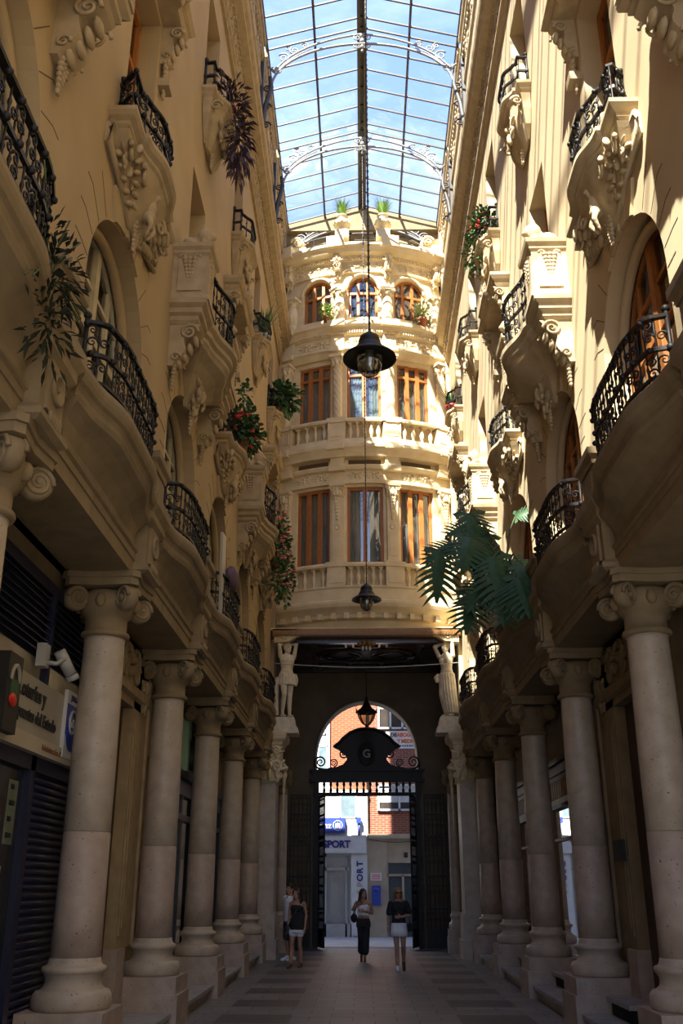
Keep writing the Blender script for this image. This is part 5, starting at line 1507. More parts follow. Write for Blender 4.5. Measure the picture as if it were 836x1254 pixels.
# marble steps between the column plinths
first = None
for s, nm in SIDES:
    for k in range(1, 5):
        y = CY[k]+1.85; lab = 'grey marble step slab between %s plinths, %s of four' % (nm, ['nearest','second','third','farthest'][k-1])
        if first is None:
            t = first = thing('marble_step', lab, 'step', (s*2.95,y,0), rz(s), 'marble steps')
            mb = MB(); mb.box(-.38,.30,-1.38,1.38,.0,.15); mb.build('riser', M_COLL, t)
            mb = MB(); mb.box(-.38,.38,-1.385,1.385,.15,.20); mb.build('tread', M_MARBLE, t)
            mb = MB(); mb.box(-.38,-.0,-1.38,-.3,.20,.36); mb.build('upper_gap_shade', M_DARK, t); mb = MB(); mb.box(-.38,.06,-1.385,-.28,.36,.41); mb.build('upper_tread', M_MARBLE, t)  # dark box stands in for the shaded gap under the upper slab
        else: dup(first, (s*2.95,y,0), rz(s), lab, 'marble steps')
# dark inspection: things on the first-floor balconies
t = thing('leaning_board', 'pale wooden board and rolled mauve cloth leaning inside the fourth left balcony', 'board', (-2.42,15.0,5.79))
mb = MB(); mb.box(-.02,.02,-.2,.2,0,1.35); o = mb.build('board', M_SIGN, t); o.rotation_euler = (.12,.0,0)
mb = MB(); mb.ell((.08,.45,.75),(.12,.35,.22)); mb.build('cloth_roll', mat('mauve_cloth', (.12,.07,.10), (.09,.05,.08), .9, 10), t)

# ================================================================== PLANTS
def leafcloud(mb, c, n, sp, l, w, seed, droop=.5, up=.2):
    r = random.Random(seed)
    for i in range(n):
        d = V((r.gauss(0,1),r.gauss(0,1),r.gauss(0,1))).normalized(); q = r.random()**.5
        p = V((c[0]+d.x*sp[0]*q, c[1]+d.y*sp[1]*q, c[2]+d.z*sp[2]*q))
        dr = (d+V((r.uniform(-.6,.6),r.uniform(-.6,.6),up+r.uniform(-.6,.3)))).normalized()
        sd = dr.cross(V((r.uniform(-1,1),r.uniform(-1,1),1))).normalized(); ll = l*(.6+.7*r.random()); ww = w*(.6+.7*r.random())
        a = p; b = p+dr*ll*.5+sd*ww; c2 = p+dr*ll-V((0,0,droop*ll*.4)); d2 = p+dr*ll*.5-sd*ww
        mb.add([a,b,c2,d2,p+dr*ll*.5-V((0,0,.01))], [(0,1,4),(1,2,4),(2,3,4),(3,0,4)])
FLW = {}
def blooms(t, m, c, n, sp, r0, seed):
    """flower heads, each a part of its plant"""
    if m.name not in FLW:
        q = MB(); q.ell((0,0,0), (1,1,.7), 6, 4); q.ell((.9,0,.3), .6, 5, 4); q.ell((0,-.9,0), .6, 5, 4); q.ell((-.6,.4,.2), .6, 5, 4)
        FLW[m.name] = q.mesh('flower'); FLW[m.name].materials.append(m)
    r = random.Random(seed)
    for i in range(n):
        d = V((r.gauss(0,1),r.gauss(0,1),r.gauss(0,1))).normalized(); q = .6+.5*r.random(); k = r0*(.7+.6*r.random())
        o = link('flower', FLW[m.name], None, t, None, (c[0]+d.x*sp[0]*q, c[1]+d.y*sp[1]*q, c[2]+d.z*sp[2]*q)); o.scale = (k,k,k); o.rotation_euler = (0,0,r.random()*6)
def pot(t, x, y, z, r, h, m=None):
    mb = MB(); mb.lathe([(r*.7,0),(r*.95,h*.8),(r*1.05,h*.82),(r*1.05,h),(r*.9,h),(r*.85,h*.85),(0,h*.85)], 18, c=(x,y,z)); return mb.build('pot', m or M_TERRA, t)
def stems(mb, pts, r): 
    for a,b in pts:
        a = V(a); b = V(b); m = (a+b)/2+V((0,0,.15*(b-a).length)); mb.tube([a,(a+m)/2+V((0,0,.03)),m,(m+b)/2,b], r, 5)

# big split-leaf philodendron on the right balcony
def split_leaf(L_, W_, seed):
    r = random.Random(seed); mb = MB(); n = 8
    def P(x, t): return V((x, -L_*t, .05*L_*math.sin(PI*t)-.16*L_*t*t-.22*abs(x)**1.6/(W_**.6)))
    def half(t): return W_*.5*(math.sin(PI*min(1,(t*.82+.16)))**.8)
    # central blade
    m = 12; vs = []
    for i in range(m+1):
        t = i/m*.98; k = half(t)*.27
        vs += [P(k,t), P(0,t)+V((0,0,.012)), P(-k,t)]
    mb.add(vs, [f for i in range(m) for f in ((3*i,3*i+1,3*i+4,3*i+3),(3*i+1,3*i+2,3*i+5,3*i+4))])
    for i in range(n):
        t = .02+(i+.5)/n*.86
        for sg in (-1,1):
            ln = half(t)*(.95+.15*r.random()); sw = .16+.10*t+r.uniform(-.02,.02); hw = .86/n*.42
            q = []
            for j in range(6):
                u = .16+.84*j/5; tt = t+sw*(u-.16)**1.3; wv = hw*(1,.95,.88,.74,.48,.06)[j]
                q += [P(sg*ln*u, tt-wv), P(sg*ln*u, tt+wv)]
            mb.add(q, [(2*j,2*j+1,2*j+3,2*j+2) for j in range(5)])
    for sg in (-1,1):   # basal lobes
        mb.add([P(sg*.02,0.02),P(sg*W_*.2,-.10),P(sg*W_*.36,-.05),P(sg*W_*.3,.07)], [(0,1,2,3)])
    return mb.mesh('leaf')
t = thing('split_leaf_philodendron', 'large dark green plant with deeply cut leaves spilling over the right balcony', 'plant', (2.38,14.7,5.79))
B0 = V((2.38,14.7,5.79))
pot(t, 0,0,0,.2,.34)
heads = [  # leaf base position, tip direction, length
 ((1.16,14.9,6.85),(-.1,-.25,-1),.95,.74),((1.70,15.0,7.55),(.1,-.3,-1),.8,.8),((1.66,14.7,7.0),(-.25,-.5,-.85),.8,.85),((1.98,14.5,6.6),(.1,-.4,-1),.95,.95),
 ((1.65,14.9,6.1),(-.2,-.35,-1),.75,.7),((2.25,14.6,6.55),(.55,-.4,-.7),.75,.8),((2.45,14.9,7.45),(.75,-.3,.1),.45,.4),((1.95,15.1,7.2),(-.3,-.3,-.9),.8,.8),
 ((2.2,14.3,6.1),(.2,-.5,-1),.7,.7),((1.4,15.0,7.0),(-.7,-.2,-.5),.6,.6),((2.05,14.9,6.9),(-.55,-.5,-.5),.75,.8),((2.4,14.3,6.4),(.3,-.5,-.8),.7,.7),((1.85,14.7,6.25),(-.5,-.4,-.8),.7,.7),((2.3,14.15,6.15),(.15,-.4,-1),.75,.7),((2.05,14.45,6.05),(0,-.4,-1),.7,.65),((1.8,15.0,7.3),(-.9,-.3,-.3),.6,.55)]
lms = [split_leaf(1,1,q) for q in range(3)]
for q in lms: q.materials.append(M_LEAFD)
sm_ = MB()
crown = V((2.2,14.72,6.45))
for i,(p,d,l,wd) in enumerate(heads):
    o = link('leaf', lms[i%3], None, t); p = V(p); d = V(d).normalized()
    yv = -d; xv = yv.cross(V((0,-1,.4))).normalized(); zv = xv.cross(yv)
    if zv.y > 0: xv = -xv; zv = -zv
    Mx = Matrix(((xv.x*wd,yv.x*l,zv.x*l,p.x-B0.x),(xv.y*wd,yv.y*l,zv.y*l,p.y-B0.y),(xv.z*wd,yv.z*l,zv.z*l,p.z-B0.z),(0,0,0,1)))
    o.matrix_local = Mx
    m_ = (crown+p)/2+V((0,0,.22)); sm_.tube([B0-B0+V((0,0,.3)), crown-B0, (crown*.5+m_*.5)-B0+V((0,0,.03)), m_-B0, p-B0], [.03,.02,.016,.014,.012], 6)
sm_.build('stem', M_STEM, t)

def bush(name, label, cat, loc, parts, potr=None, stempts=None):
    t = thing(name, label, cat, loc)
    if potr: pot(t, *potr)
    for nm, m, fn in parts:
        if nm == 'flowers': fn((t, m)); continue
        mb = MB(); fn(mb); mb.build(nm, m, t)
    return t
bush('pink_geranium', 'big pink flowering geranium trailing down the far left balcony', 'plant', (-2.28,22.6,9.04),
  [('foliage', M_LEAF, lambda mb: (leafcloud(mb,(.05,0,.75),700,(.34,.6,.75),.12,.045,1), leafcloud(mb,(.25,-.1,-.25),350,(.25,.5,.7),.12,.045,2))),
   ('flowers', M_PINK, lambda f: (blooms(*f,(.05,0,.8),62,(.36,.62,.75),.04,3), blooms(*f,(.25,-.1,-.2),36,(.27,.5,.65),.036,4)))], (0,0,0,.17,.3))
bush('red_geranium', 'green geranium with red flowers on the middle carved balcony at left', 'plant', (-2.33,15.75,9.04),
  [('foliage', M_LEAF, lambda mb: (leafcloud(mb,(.05,.1,.5),420,(.32,.6,.42),.13,.05,5), leafcloud(mb,(.1,-.35,1.0),60,(.12,.15,.3),.12,.045,6))),
   ('flowers', M_RED, lambda f: blooms(*f,(.05,.1,.5),26,(.34,.6,.42),.045,7))], (0,0,0,.16,.28))
bush('agave', 'spiky grey green agave on the third small top-floor balcony at left', 'plant', (-2.45,19.8,13.77),
  [('blades', M_LEAF, lambda mb: grass(mb,60,.95,.5,.025,8,.35,.28))], (0,0,0,.15,.28, M_RUB))
bush('purple_trailing_plant', 'dark purple trailing plant hanging over the nearest small top-floor balcony at left', 'plant', (-2.35,12.5,13.77),
  [('foliage', M_PURP, lambda mb: (leafcloud(mb,(.05,0,.25),260,(.3,.65,.28),.17,.028,9), leafcloud(mb,(.2,.15,-.35),360,(.2,.55,.75),.17,.026,10,.9,-.5)))], (0,0,0,.15,.22))
bush('twiggy_creeper', 'shadowed leafy creeper tangled over the pier beside the nearest left balcony end', 'plant', (-2.42,5.8,5.8),
  [('foliage', mat('shadow_leaf', (.016,.026,.012), (.024,.02,.012), .7, 8, spec=.15), lambda mb: (leafcloud(mb,(.04,.0,.1),170,(.16,.5,.38),.12,.018,11), leafcloud(mb,(.06,.0,-.35),130,(.12,.4,.38),.12,.016,12))),
   ('twigs', M_STEM, lambda mb: stems(mb,[((0,0,.0),(.06+.1*math.sin(i),.65*math.cos(i*1.7),.1+.5*math.sin(i*2.3))) for i in range(18)],.007))])
bush('leafy_shrub', 'bushy dark green shrub on the farthest small top-floor balcony at left', 'plant', (-2.42,23.6,13.77),
  [('foliage', M_LEAF, lambda mb: leafcloud(mb,(.12,.05,.65),520,(.5,.6,.42),.2,.06,13))], (0,0,0,.17,.3))
bush('flowering_plant', 'reddish green flowering plant on a small top-floor balcony at right', 'plant', (2.4,16.2,13.77),
  [('foliage', M_LEAF, lambda mb: (leafcloud(mb,(0,0,.5),280,(.3,.6,.4),.13,.045,14), leafcloud(mb,(-.15,.1,0),140,(.2,.5,.4),.12,.04,15))), ('flowers', M_RED, lambda f: blooms(*f,(0,0,.45),26,(.3,.6,.45),.03,16))], (0,0,0,.16,.26))
bush('spiky_plant', 'small spiky blue green plant in a red pot on the farthest right top balcony', 'plant', (2.42,23.5,13.77),
  [('blades', M_LEAF, lambda mb: grass(mb,55,.8,.45,.02,17,.4,.26))], (0,0,0,.17,.28, M_RED))
bush('cactus_pot', 'pale green bushy cactus in front of the outer right short column', 'plant', (1.85,by(1.85)-.3,18.05),
  [('blades', mat('pale_cactus', (.28,.30,.12), (.2,.22,.08), .7), lambda mb: (grass(mb,40,.65,.35,.05,18,.4,.2), leafcloud(mb,(0,0,.45),90,(.28,.2,.35),.2,.05,19)))], (0,0,0,.16,.24))
bush('sill_plant', 'small green pot plant on the ledge between the top left and centre bay windows', 'plant', (-1.15,by(1.15)-.28,18.05),
  [('foliage', M_LEAFL, lambda mb: leafcloud(mb,(0,0,.42),110,(.18,.15,.3),.14,.035,20))], (0,0,0,.11,.2))

# ================================================================== FIGURES
def ringloft(mb, rings, n=20, M=None):
    mb.loft([[(cx+rx*math.cos(2*PI*i/n), cy+ry*math.sin(2*PI*i/n), z) for i in range(n)] for (z,rx,ry,cx,cy) in rings], M=M)
def hand(mb, w, d, side, k=1.0, curl=.35):
    """palm and five fingers from wrist w along d; side = thumb direction"""
    w = V(w); d = V(d).normalized(); side = (V(side)-d*V(side).dot(d)).normalized(); nrm = d.cross(side)
    mb.limb(w, w+d*.05*k, .026*k, .03*k, 8); mb.limb(w+d*.05*k-side*.02*k, w+d*.085*k-side*.02*k, .02*k, .018*k, 8); mb.limb(w+d*.05*k+side*.02*k, w+d*.085*k+side*.015*k, .02*k, .018*k, 8)
    for i, ln in enumerate((.062,.075,.07,.055)):
        b = w+d*.09*k+side*(.027-.018*i)*k; m = b+(d+nrm*curl*.5)*ln*.55*k; e = m+(d*.8+nrm*curl*1.4).normalized()*ln*.5*k
        mb.limb(b, m, .0095*k, .009*k, 7); mb.limb(m, e, .009*k, .007*k, 7)
    b = w+d*.03*k+side*.025*k; m = b+(d*.6+side*.8).normalized()*.04*k; e = m+(d*.95+side*.2).normalized()*.032*k
    mb.limb(b, m, .012*k, .0105*k, 7); mb.limb(m, e, .0105*k, .008*k, 7)
def head(mb, c, yaw=0, k=1.0, tilt=0):
    M = Matrix.Translation(c) @ Matrix.Rotation(yaw,4,'Z') @ Matrix.Rotation(tilt,4,'X') @ Matrix.Scale(k,4)
    mb.ell((0,.012,.02),(.076,.094,.10),18,12,M=M); mb.ell((0,-.02,-.03),(.062,.07,.085),16,10,M=M); mb.ell((0,-.055,-.085),(.035,.035,.03),10,8,M=M)
    mb.tube([(0,-.085,.02),(0,-.11,-.025),(0,-.09,-.035)], [.010,.017,.014], 8, M=M); mb.ell((0,-.083,-.065),(.026,.014,.012),8,6,M=M)
    mb.ell((-.03,-.082,.03),(.022,.012,.008),8,5,M=M); mb.ell((.03,-.082,.03),(.022,.012,.008),8,5,M=M)
    for sg in (-1,1): mb.ell((sg*.078,.015,-.01),(.012,.022,.034),8,6,M=M)
    return M
def face_parts(t, M, shades=False):
    for sg in (-1,1):
        e = MB(); e.ell((sg*.03,-.083,.012),(.013,.008,.007),8,5,M=M); e.build('eye', M_WHITE, t); p = MB(); p.ell((sg*.03,-.0905,.012),(.0055,.003,.006),6,4,M=M); p.build('pupil', M_BLACKT, t)
    m = MB(); m.ell((0,-.094,-.067),(.02,.006,.006),8,5,M=M); m.build('mouth', M_REDT if not shades else M_PINK, t)
    if shades:
        g = MB(); g.ell((-.033,-.094,.012),(.028,.008,.02),10,6,M=M); g.ell((.033,-.094,.012),(.028,.008,.02),10,6,M=M); g.box(-.01,.01,-.1,-.094,.012,.02,M=M)
        for sg in (-1,1): g.tube([(sg*.06,-.09,.018),(sg*.085,.01,.012)], .004, 5, M=M)
        g.build('sunglasses', M_BLACKT, t)
def torso(mb, k=1.0, w=1.0, z0=.84, z1=1.45, lean=0):
    R_ = [(.84,.15,.105),(.92,.165,.115),(1.0,.145,.10),(1.08,.125,.092),(1.18,.138,.10),(1.28,.158,.112),(1.35,.165,.092),(1.40,.12,.072),(1.45,.058,.056)]
    rr = [(z,rx*w*k,ry*k,0,0) for z,rx,ry in R_ if z0-.001 <= z <= z1+.001]
    ringloft(mb, rr)
def arm(mb, S, E_, W_, k=1.0, add=0):
    mb.limb(S, E_, .048*k+add, .038*k+add, 12); mb.limb(E_, W_, .040*k+add, .026*k+add, 12)
def leg(mb, H, K, A, k=1.0, add=0, toe=None):
    H, K, A = V(H), V(K), V(A)
    mb.limb(H, K, .085*k+add, .053*k+add, 14); c = K.lerp(A,.32)+V((0,.018,0)); mb.limb(K, c, .051*k+add, .053*k+add, 12); mb.limb(c, A, .053*k+add, .034*k+add, 12)
def foot(mb, A, d, k=1.0, add=0, lift=0):
    A = V(A); d = V((d[0],d[1],0)).normalized(); hl = A-d*.045+V((0,0,-.045)); bl = A+d*.11+V((0,0,-.055+lift*0)); tt = A+d*.17+V((0,0,-.058))
    if lift: tt = A+d*.12+V((0,0,-.16)); bl = A+d*.09+V((0,0,-.125)); hl = A-d*.05+V((0,0,-.035))
    mb.limb(hl, A+V((0,0,-.01)), .032+add, .034+add, 9); mb.limb(hl, bl, .03+add, .03+add, 9); mb.limb(bl, tt, .032+add, .022+add, 9); mb.limb(A, bl, .034+add, .028+add, 9)
def long_hair(mb, M, ln, seed, w=1.0, n=46, fr=True):
    mb.ell((0,.022,.028),(.086,.10,.102),18,12,M=M)
    r = random.Random(seed)
    for i in range(n):
        a = -PI*.12+PI*1.24*i/(n-1); x = .085*math.cos(a); y = .02+.09*math.sin(a)
        l = ln*(.85+.25*r.random()); q = [(x*.7,y*.8-.005,.085),(x,y,.02),(x*1.1*w,y+.01,-.10),(x*1.25*w+r.uniform(-.015,.015),y*.9+.01,-.10-l*.5),(x*1.15*w+r.uniform(-.02,.02),y*.75+.01,-.10-l)]
        mb.tube(q, [.016,.02,.021,.018,.008], 6, M=M)
VX = .0085
def person(label, loc, rotz, k=1.0):
    t = thing('person', label, 'person', loc, rotz); t.scale = (k,k,k); return t

# -- woman in white skirt, walking towards the viewer
t = person('woman walking forward in black blouse, white denim skirt and sunglasses', (.62,22.35,0), 0, .98)
SL,EL,WL = (-.17,0,1.36),(-.225,.02,1.10),(-.235,-.04,.87); SR,ER,WR = (.17,0,1.36),(.255,.02,1.12),(.06,-.155,1.09)
HL,KL,AL = (-.08,0,.90),(-.055,-.10,.50),(-.05,-.16,.095); HR,KR,AR = (.085,0,.90),(.09,-.04,.50),(.10,.22,.17)
b = MB(); torso(b); arm(b,SL,EL,WL,.95); arm(b,SR,ER,WR,.95); hand(b,WL,(0,-.1,-1),(0,-1,0)); hand(b,WR,(-1,-.1,-.05),(0,0,1),1,.6)
leg(b,HL,KL,AL); leg(b,HR,KR,AR); foot(b,AL,(0,-1)); foot(b,AR,(0,-1),lift=1); b.limb((0,0,1.40),(0,-.01,1.50),.052,.05); HM = head(b,(0,-.02,1.57),.1)
link('body', remesh(b,VX,3), M_SKIN, t); face_parts(t,HM,True)
h = MB(); long_hair(h,HM,.30,3); link('hair', remesh(h,.010,2,'hair'), M_HAIRB, t)
c = MB(); ringloft(c,[(.99,.158,.115,0,0),(1.08,.145,.112,0,0),(1.2,.155,.118,0,0),(1.3,.172,.124,0,0),(1.36,.172,.105,0,0),(1.41,.11,.078,0,.01)]); c.limb(SL,V(SL).lerp(V(EL),.72),.062,.07); c.limb(SR,V(SR).lerp(V(ER),.72),.062,.07); c.ell((-.065,-.075,1.26),(.075,.06,.075)); c.ell((.065,-.075,1.26),(.075,.06,.075)); link('blouse', remesh(c,.01,3,'blouse'), M_CBLK, t)
c = MB(); ringloft(c,[(.985,.150,.112,0,0),(.93,.172,.125,0,0),(.80,.185,.15,0,-.01),(.69,.20,.17,0,-.01)]); sk = c.build('skirt', M_CDEN, t); c = MB(); ringloft(c,[(1.0,.152,.114,0,0),(.965,.162,.12,0,0)]); c.build('belt', M_CBLK, sk)
for A,d,l in ((AL,(0,-1),0),(AR,(0,-1),1)):
    c = MB(); foot(c,A,d,1,.008,l); link('shoe', remesh(c,.01,2,'shoe'), M_CWHT if not l else M_CGRY, t)
c = MB(); c.ell((.235,.0,.86),(.06,.09,.10)); c.tube([(.235,-.02,.95),(.2,-.02,1.15),(.15,-.05,1.38),(.05,.06,1.42)],.009,5); o = c.build('shoulder_bag', M_CBLK, None, None, (.62,22.35,0)); tag(o,'small black bag at the hip of the woman in the white skirt','bag')
c = MB(); c.tube([(WL[0]+.032*math.cos(2*PI*i/12),WL[1]+.032*math.sin(2*PI*i/12),WL[2]+.02) for i in range(12)],.008,5,closed=True); c.build('bracelet', M_WHITE, t)

# -- woman in white top and black trousers
t = person('woman walking in white crop top and wide black cropped trousers', (-.14,25.0,0), 0, .96)
SL,EL,WL = (-.165,0,1.36),(-.27,.02,1.20),(-.13,-.11,1.31); SR,ER,WR = (.165,0,1.36),(.225,.04,1.12),(.03,-.14,1.16)
HL,KL,AL = (-.07,0,.90),(-.045,-.04,.50),(-.055,.10,.12); HR,KR,AR = (.075,0,.90),(.05,-.08,.50),(.03,-.13,.095)
b = MB(); torso(b); arm(b,SL,EL,WL,.98); arm(b,SR,ER,WR,.98); hand(b,WL,(.8,-.2,.5),(0,-.3,1),1,.7); hand(b,WR,(-1,-.1,.1),(0,0,1),1,.5)
leg(b,HL,KL,AL); leg(b,HR,KR,AR); foot(b,AL,(0,-1),lift=1); foot(b,AR,(0,-1)); b.limb((0,0,1.40),(0,-.01,1.50),.052,.05); HM = head(b,(0,-.02,1.57),.55)
link('body', remesh(b,VX,3), M_SKIN, t); face_parts(t,HM)
h = MB(); long_hair(h,HM,.16,4); link('hair', remesh(h,.010,2,'hair'), M_HAIRD, t)
c = MB(); ringloft(c,[(1.06,.137,.108,0,0),(1.18,.15,.115,0,0),(1.26,.165,.12,0,0),(1.32,.15,.10,0,0)]); c.ell((-.065,-.075,1.24),(.078,.06,.078)); c.ell((.065,-.075,1.24),(.078,.06,.078))
for sg in (-1,1): c.tube([(sg*.09,-.08,1.30),(sg*.105,-.02,1.41),(sg*.09,.08,1.30)],.016,6)
link('crop_top', remesh(c,.01,3,'crop_top'), M_CWHT, t)
c = MB(); ringloft(c,[(1.0,.150,.112,0,0),(.9,.182,.13,0,0),(.8,.185,.135,0,0)])
for H,K,A in ((HL,KL,AL),(HR,KR,AR)): c.limb(H,K,.10,.098,12); c.limb(K,V(K).lerp(V(A),.62),.098,.10,12)
link('trousers', remesh(c,.012,3,'trousers'), M_CBLK, t)
for A,l in ((AL,1),(AR,0)):
    c = MB(); foot(c,A,(0,-1),1,.004,l); me = remesh(c,.01,1,'sandal'); link('sandal', me, M_SANDAL, t)
c = MB(); c.tube([(.05*math.cos(2*PI*i/14),-.065+.05*math.sin(2*PI*i/14),1.42-.04*(math.sin(2*PI*i/14)<-.2)) for i in range(14)],.007,5,closed=True); c.build('necklace', M_SIGN, t)
c = MB(); c.ell((-.235,.02,1.0),(.09,.08,.11)); c.tube([(-.26,-.03,1.09),(-.2,-.06,1.25),(-.14,-.03,1.39),(-.14,.06,1.37),(-.22,.07,1.1)],.012,6); o = c.build('handbag', M_CBLK, None, None, (-.14,25.0,0)); o.scale = (.96,)*3; tag(o,'black shoulder bag under the arm of the woman in white','bag')

# -- woman in black dress at left
t = person('woman at left in black sleeveless top with cross strap and pale shorts', (-1.62,23.1,0), -.35, .97)
SL,EL,WL = (-.165,0,1.36),(-.215,.03,1.10),(-.21,-.05,.87); SR,ER,WR = (.165,0,1.36),(.21,.04,1.10),(.20,-.02,.85)
HL,KL,AL = (-.08,0,.90),(-.09,-.08,.50),(-.10,-.13,.095); HR,KR,AR = (.08,0,.90),(.07,.0,.50),(.06,.10,.10)
b = MB(); torso(b); arm(b,SL,EL,WL,.95); arm(b,SR,ER,WR,.95); hand(b,WL,(0,-.15,-1),(0,-1,0)); hand(b,WR,(0,-.1,-1),(0,-1,0))
leg(b,HL,KL,AL); leg(b,HR,KR,AR); foot(b,AL,(0,-1)); foot(b,AR,(0,-1)); b.limb((0,0,1.40),(0,-.01,1.50),.052,.05); HM = head(b,(0,-.02,1.57),-.35)
link('body', remesh(b,VX,3), M_SKIN, t); face_parts(t,HM)
h = MB(); long_hair(h,HM,.26,5); link('hair', remesh(h,.010,2,'hair'), M_HAIRD, t)
c = MB(); ringloft(c,[(.80,.192,.15,0,0),(.9,.182,.135,0,0),(1.0,.16,.118,0,0),(1.1,.142,.108,0,0),(1.2,.15,.114,0,0),(1.28,.166,.12,0,0),(1.34,.14,.095,0,0)]); c.ell((-.065,-.07,1.25),(.078,.06,.078)); c.ell((.065,-.07,1.25),(.078,.06,.078))
for sg in (-1,1): c.tube([(sg*.09,-.08,1.30),(sg*.105,-.02,1.41),(sg*.09,.08,1.30)],.018,6)
link('black_top', remesh(c,.01,3,'black_top'), M_CBLK, t)
c = MB(); ringloft(c,[(.83,.186,.145,0,0),(.74,.19,.15,0,0)])
for H,K in ((HL,KL),(HR,KR)): c.limb(H,V(H).lerp(V(K),.42),.10,.102,12)
link('shorts', remesh(c,.012,2,'shorts'), M_CDEN, t)
for A in (AL,AR):
    c = MB(); foot(c,A,(0,-1),1,.004); link('sandal', remesh(c,.01,1,'sandal'), M_SANDAL, t)
c = MB(); c.tube([(.12,-.02,1.41),(.04,-.135,1.22),(-.09,-.15,1.0),(-.17,-.08,.88)],.011,5); c.ell((-.2,-.05,.83),(.06,.1,.09)); o = c.build('crossbody_bag', M_CGRY, None, None, (-1.62,23.1,0)); o.rotation_euler = (0,0,-.35); o.scale = (.97,)*3; tag(o,'dark cross-body bag worn by the woman in black at left','bag')

# -- man in white t-shirt behind her
t = person('man in white t-shirt and dark shorts standing by the left gate pilaster', (-1.93,25.2,0), -.9, 1.02)
SL,EL,WL = (-.185,0,1.38),(-.24,.06,1.11),(-.21,-.10,.95); SR,ER,WR = (.185,0,1.38),(.24,.08,1.11),(.2,-.06,.92)
HL,KL,AL = (-.09,0,.90),(-.10,-.02,.49),(-.10,.02,.095); HR,KR,AR = (.09,0,.90),(.10,-.03,.49),(.11,.03,.095)
b = MB(); torso(b,1.03,1.1); arm(b,SL,EL,WL,1.1); arm(b,SR,ER,WR,1.1); hand(b,WL,(.1,-.5,-.8),(0,-1,0),1.08); hand(b,WR,(0,-.3,-1),(0,-1,0),1.08)
leg(b,HL,KL,AL,1.02); leg(b,HR,KR,AR,1.02); foot(b,AL,(0,-1)); foot(b,AR,(0,-1)); b.limb((0,0,1.40),(0,-.01,1.50),.06,.056); HM = head(b,(0,-.02,1.575),.3,1.03)
link('body', remesh(b,VX,3), M_SKIN, t); face_parts(t,HM)
h = MB(); h.ell((0,.022,.035),(.085,.098,.10),16,10,M=HM); h.ell((0,-.03,.105),(.06,.06,.03),10,6,M=HM); link('hair', remesh(h,.010,2,'hair'), M_HAIRD, t)
c = MB(); ringloft(c,[(.86,.19,.14,0,0),(1.0,.178,.135,0,0),(1.2,.182,.135,0,0),(1.32,.20,.128,0,0),(1.39,.17,.10,0,0),(1.43,.08,.07,0,0)]); c.limb(SL,V(SL).lerp(V(EL),.6),.072,.075); c.limb(SR,V(SR).lerp(V(ER),.6),.072,.075); link('t_shirt', remesh(c,.012,3,'t_shirt'), M_CWHT, t)
c = MB(); ringloft(c,[(.95,.175,.128,0,0),(.8,.195,.14,0,0)])
for H,K in ((HL,KL),(HR,KR)): c.limb(H,V(H).lerp(V(K),.92),.112,.092,12)
link('shorts', remesh(c,.012,2,'shorts'), M_CGRY, t)
for A in (AL,AR):
    c = MB(); foot(c,A,(0,-1),1,.01); link('shoe', remesh(c,.01,2,'shoe'), M_CWHT, t)

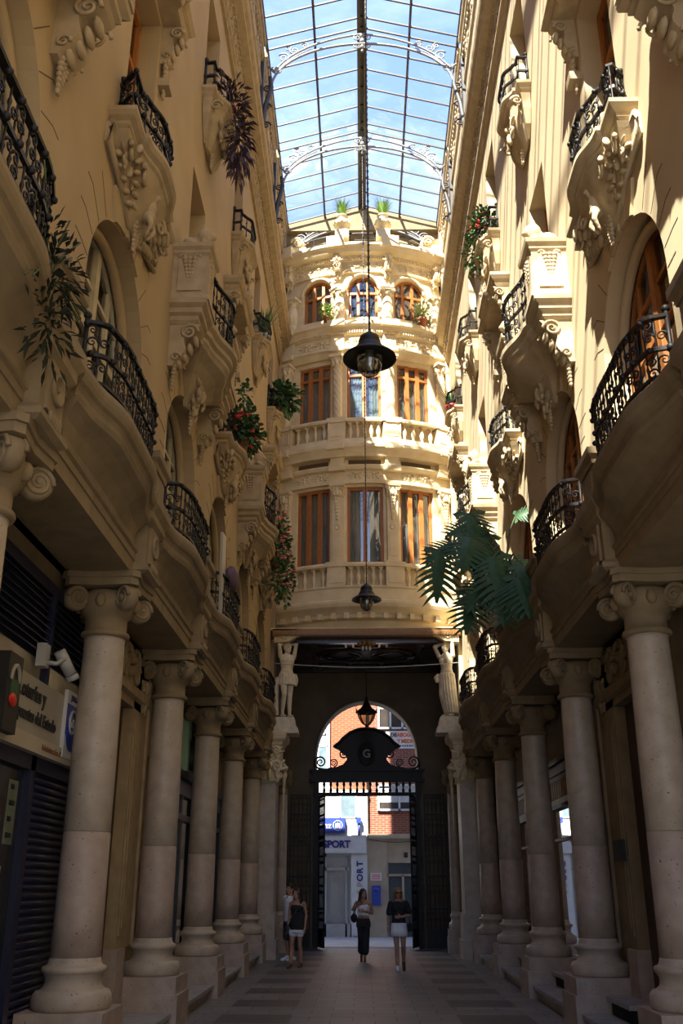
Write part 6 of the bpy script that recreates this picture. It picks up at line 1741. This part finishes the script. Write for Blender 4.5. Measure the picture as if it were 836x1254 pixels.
# -- two carved figures carrying the lintel
for s, nm in SIDES:
    lab = 'pale stone statue of a draped man with raised arms, left of the passage' if s < 0 else 'pale stone statue of a draped woman with raised arms, right of the passage'
    t = thing('statue', lab, 'statue', (s*2.2,26.0,5.46))
    mb = MB(); mb.stack([(-.30,-.36),(.30,-.36),(.30,.30),(-.30,.30)], [(.06,0),(.06,.12),(0,.16),(0,.30),(-.03,.34),(-.05,.44)]) if False else mb.taper(-.36,.36,-.4,.34,0,-.34,.34,-.38,.32,.16); mb.taper(-.30,.30,-.34,.30,.16,-.24,.24,-.30,.26,.44); mb.build('pedestal', M_STATUE, t)
    f = -s   # faces inwards and towards the viewer
    b = MB(); K_ = 1.22
    M0 = Matrix.Translation((0,0,.46)) @ Matrix.Rotation(f*.55,4,'Z') @ Matrix.Scale(K_,4)
    q = MB(); torso(q, 1.05, 1.08 if s < 0 else .98)
    SLs,SRs = (-.17,0,1.37),(.17,0,1.37)
    ELs,ERs = (-.245,-.08,1.60),(.20,-.07,1.68); WLs,WRs = (-.08,.06,1.69),(.05,.07,1.68)
    arm(q,SLs,ELs,WLs,1.15); arm(q,SRs,ERs,WRs,1.15); hand(q,WLs,(1,.2,.1),(0,0,1),1.1); hand(q,WRs,(-1,.2,.1),(0,0,1),1.1)
    HLs,KLs,ALs = (-.09,0,.90),(-.10,-.10,.49),(-.08,.02,.08); HRs,KRs,ARs = (.09,0,.90),(.08,-.02,.49),(.09,0,.08)
    leg(q,HLs,KLs,ALs,1.1); leg(q,HRs,KRs,ARs,1.1); foot(q,ALs,(0,-1)); foot(q,ARs,(0,-1)); q.limb((0,0,1.40),(0,-.01,1.50),.06,.056); head(q,(0,-.03,1.565),f*.2,1.05,.15)
    q.ell((0,.02,1.61),(.09,.10,.09))
    if s > 0: q.ell((-.07,-.09,1.25),(.07,.06,.07)); q.ell((.07,-.09,1.25),(.07,.06,.07))
    else: q.ell((-.07,-.07,1.28),(.08,.05,.06)); q.ell((.07,-.07,1.28),(.08,.05,.06))
    b.add(q.v,q.f,True,M0); link('figure', remesh(b,.014,2,'figure'), M_STATUE, t)
    d = MB(); q = MB()
    if s < 0:
        ringloft(q,[(1.0,.165,.12,0,0),(.9,.185,.14,0,0),(.72,.20,.16,0,-.01)])
        for i in range(9): a = PI+PI*i/8; q.tube([(.175*math.cos(a),.13*math.sin(a),.99),(.2*math.cos(a),.155*math.sin(a),.72)],.02,6)
        q.tube([(.17,-.08,.98),(.22,-.06,.85),(.2,-.04,.72)],[.04,.05,.04],8)
        q.tube([(-.2,.06,.9),(-.22,.08,.5),(-.2,.1,.05)],[.05,.06,.07],8)
    else:
        ringloft(q,[(.98,.165,.125,0,.01),(.85,.185,.14,.01,.01),(.6,.17,.15,.03,.03),(.35,.15,.14,.05,.05),(.08,.16,.15,.06,.06)])
        for i in range(10): a = PI*1.02+PI*i/9; q.tube([(.17*math.cos(a),.13*math.sin(a),.97),(.18*math.cos(a)+.02,.15*math.sin(a),.6),(.16*math.cos(a)+.06,.15*math.sin(a)+.05,.08)],.022,6)
        q.tube([(-.17,-.07,.96),(-.22,-.1,.88),(-.2,-.09,.78)],[.04,.06,.04],8)
    d.add(q.v,q.f,True,M0); link('drapery', remesh(d,.016,2,'drapery'), M_STATUE, t)
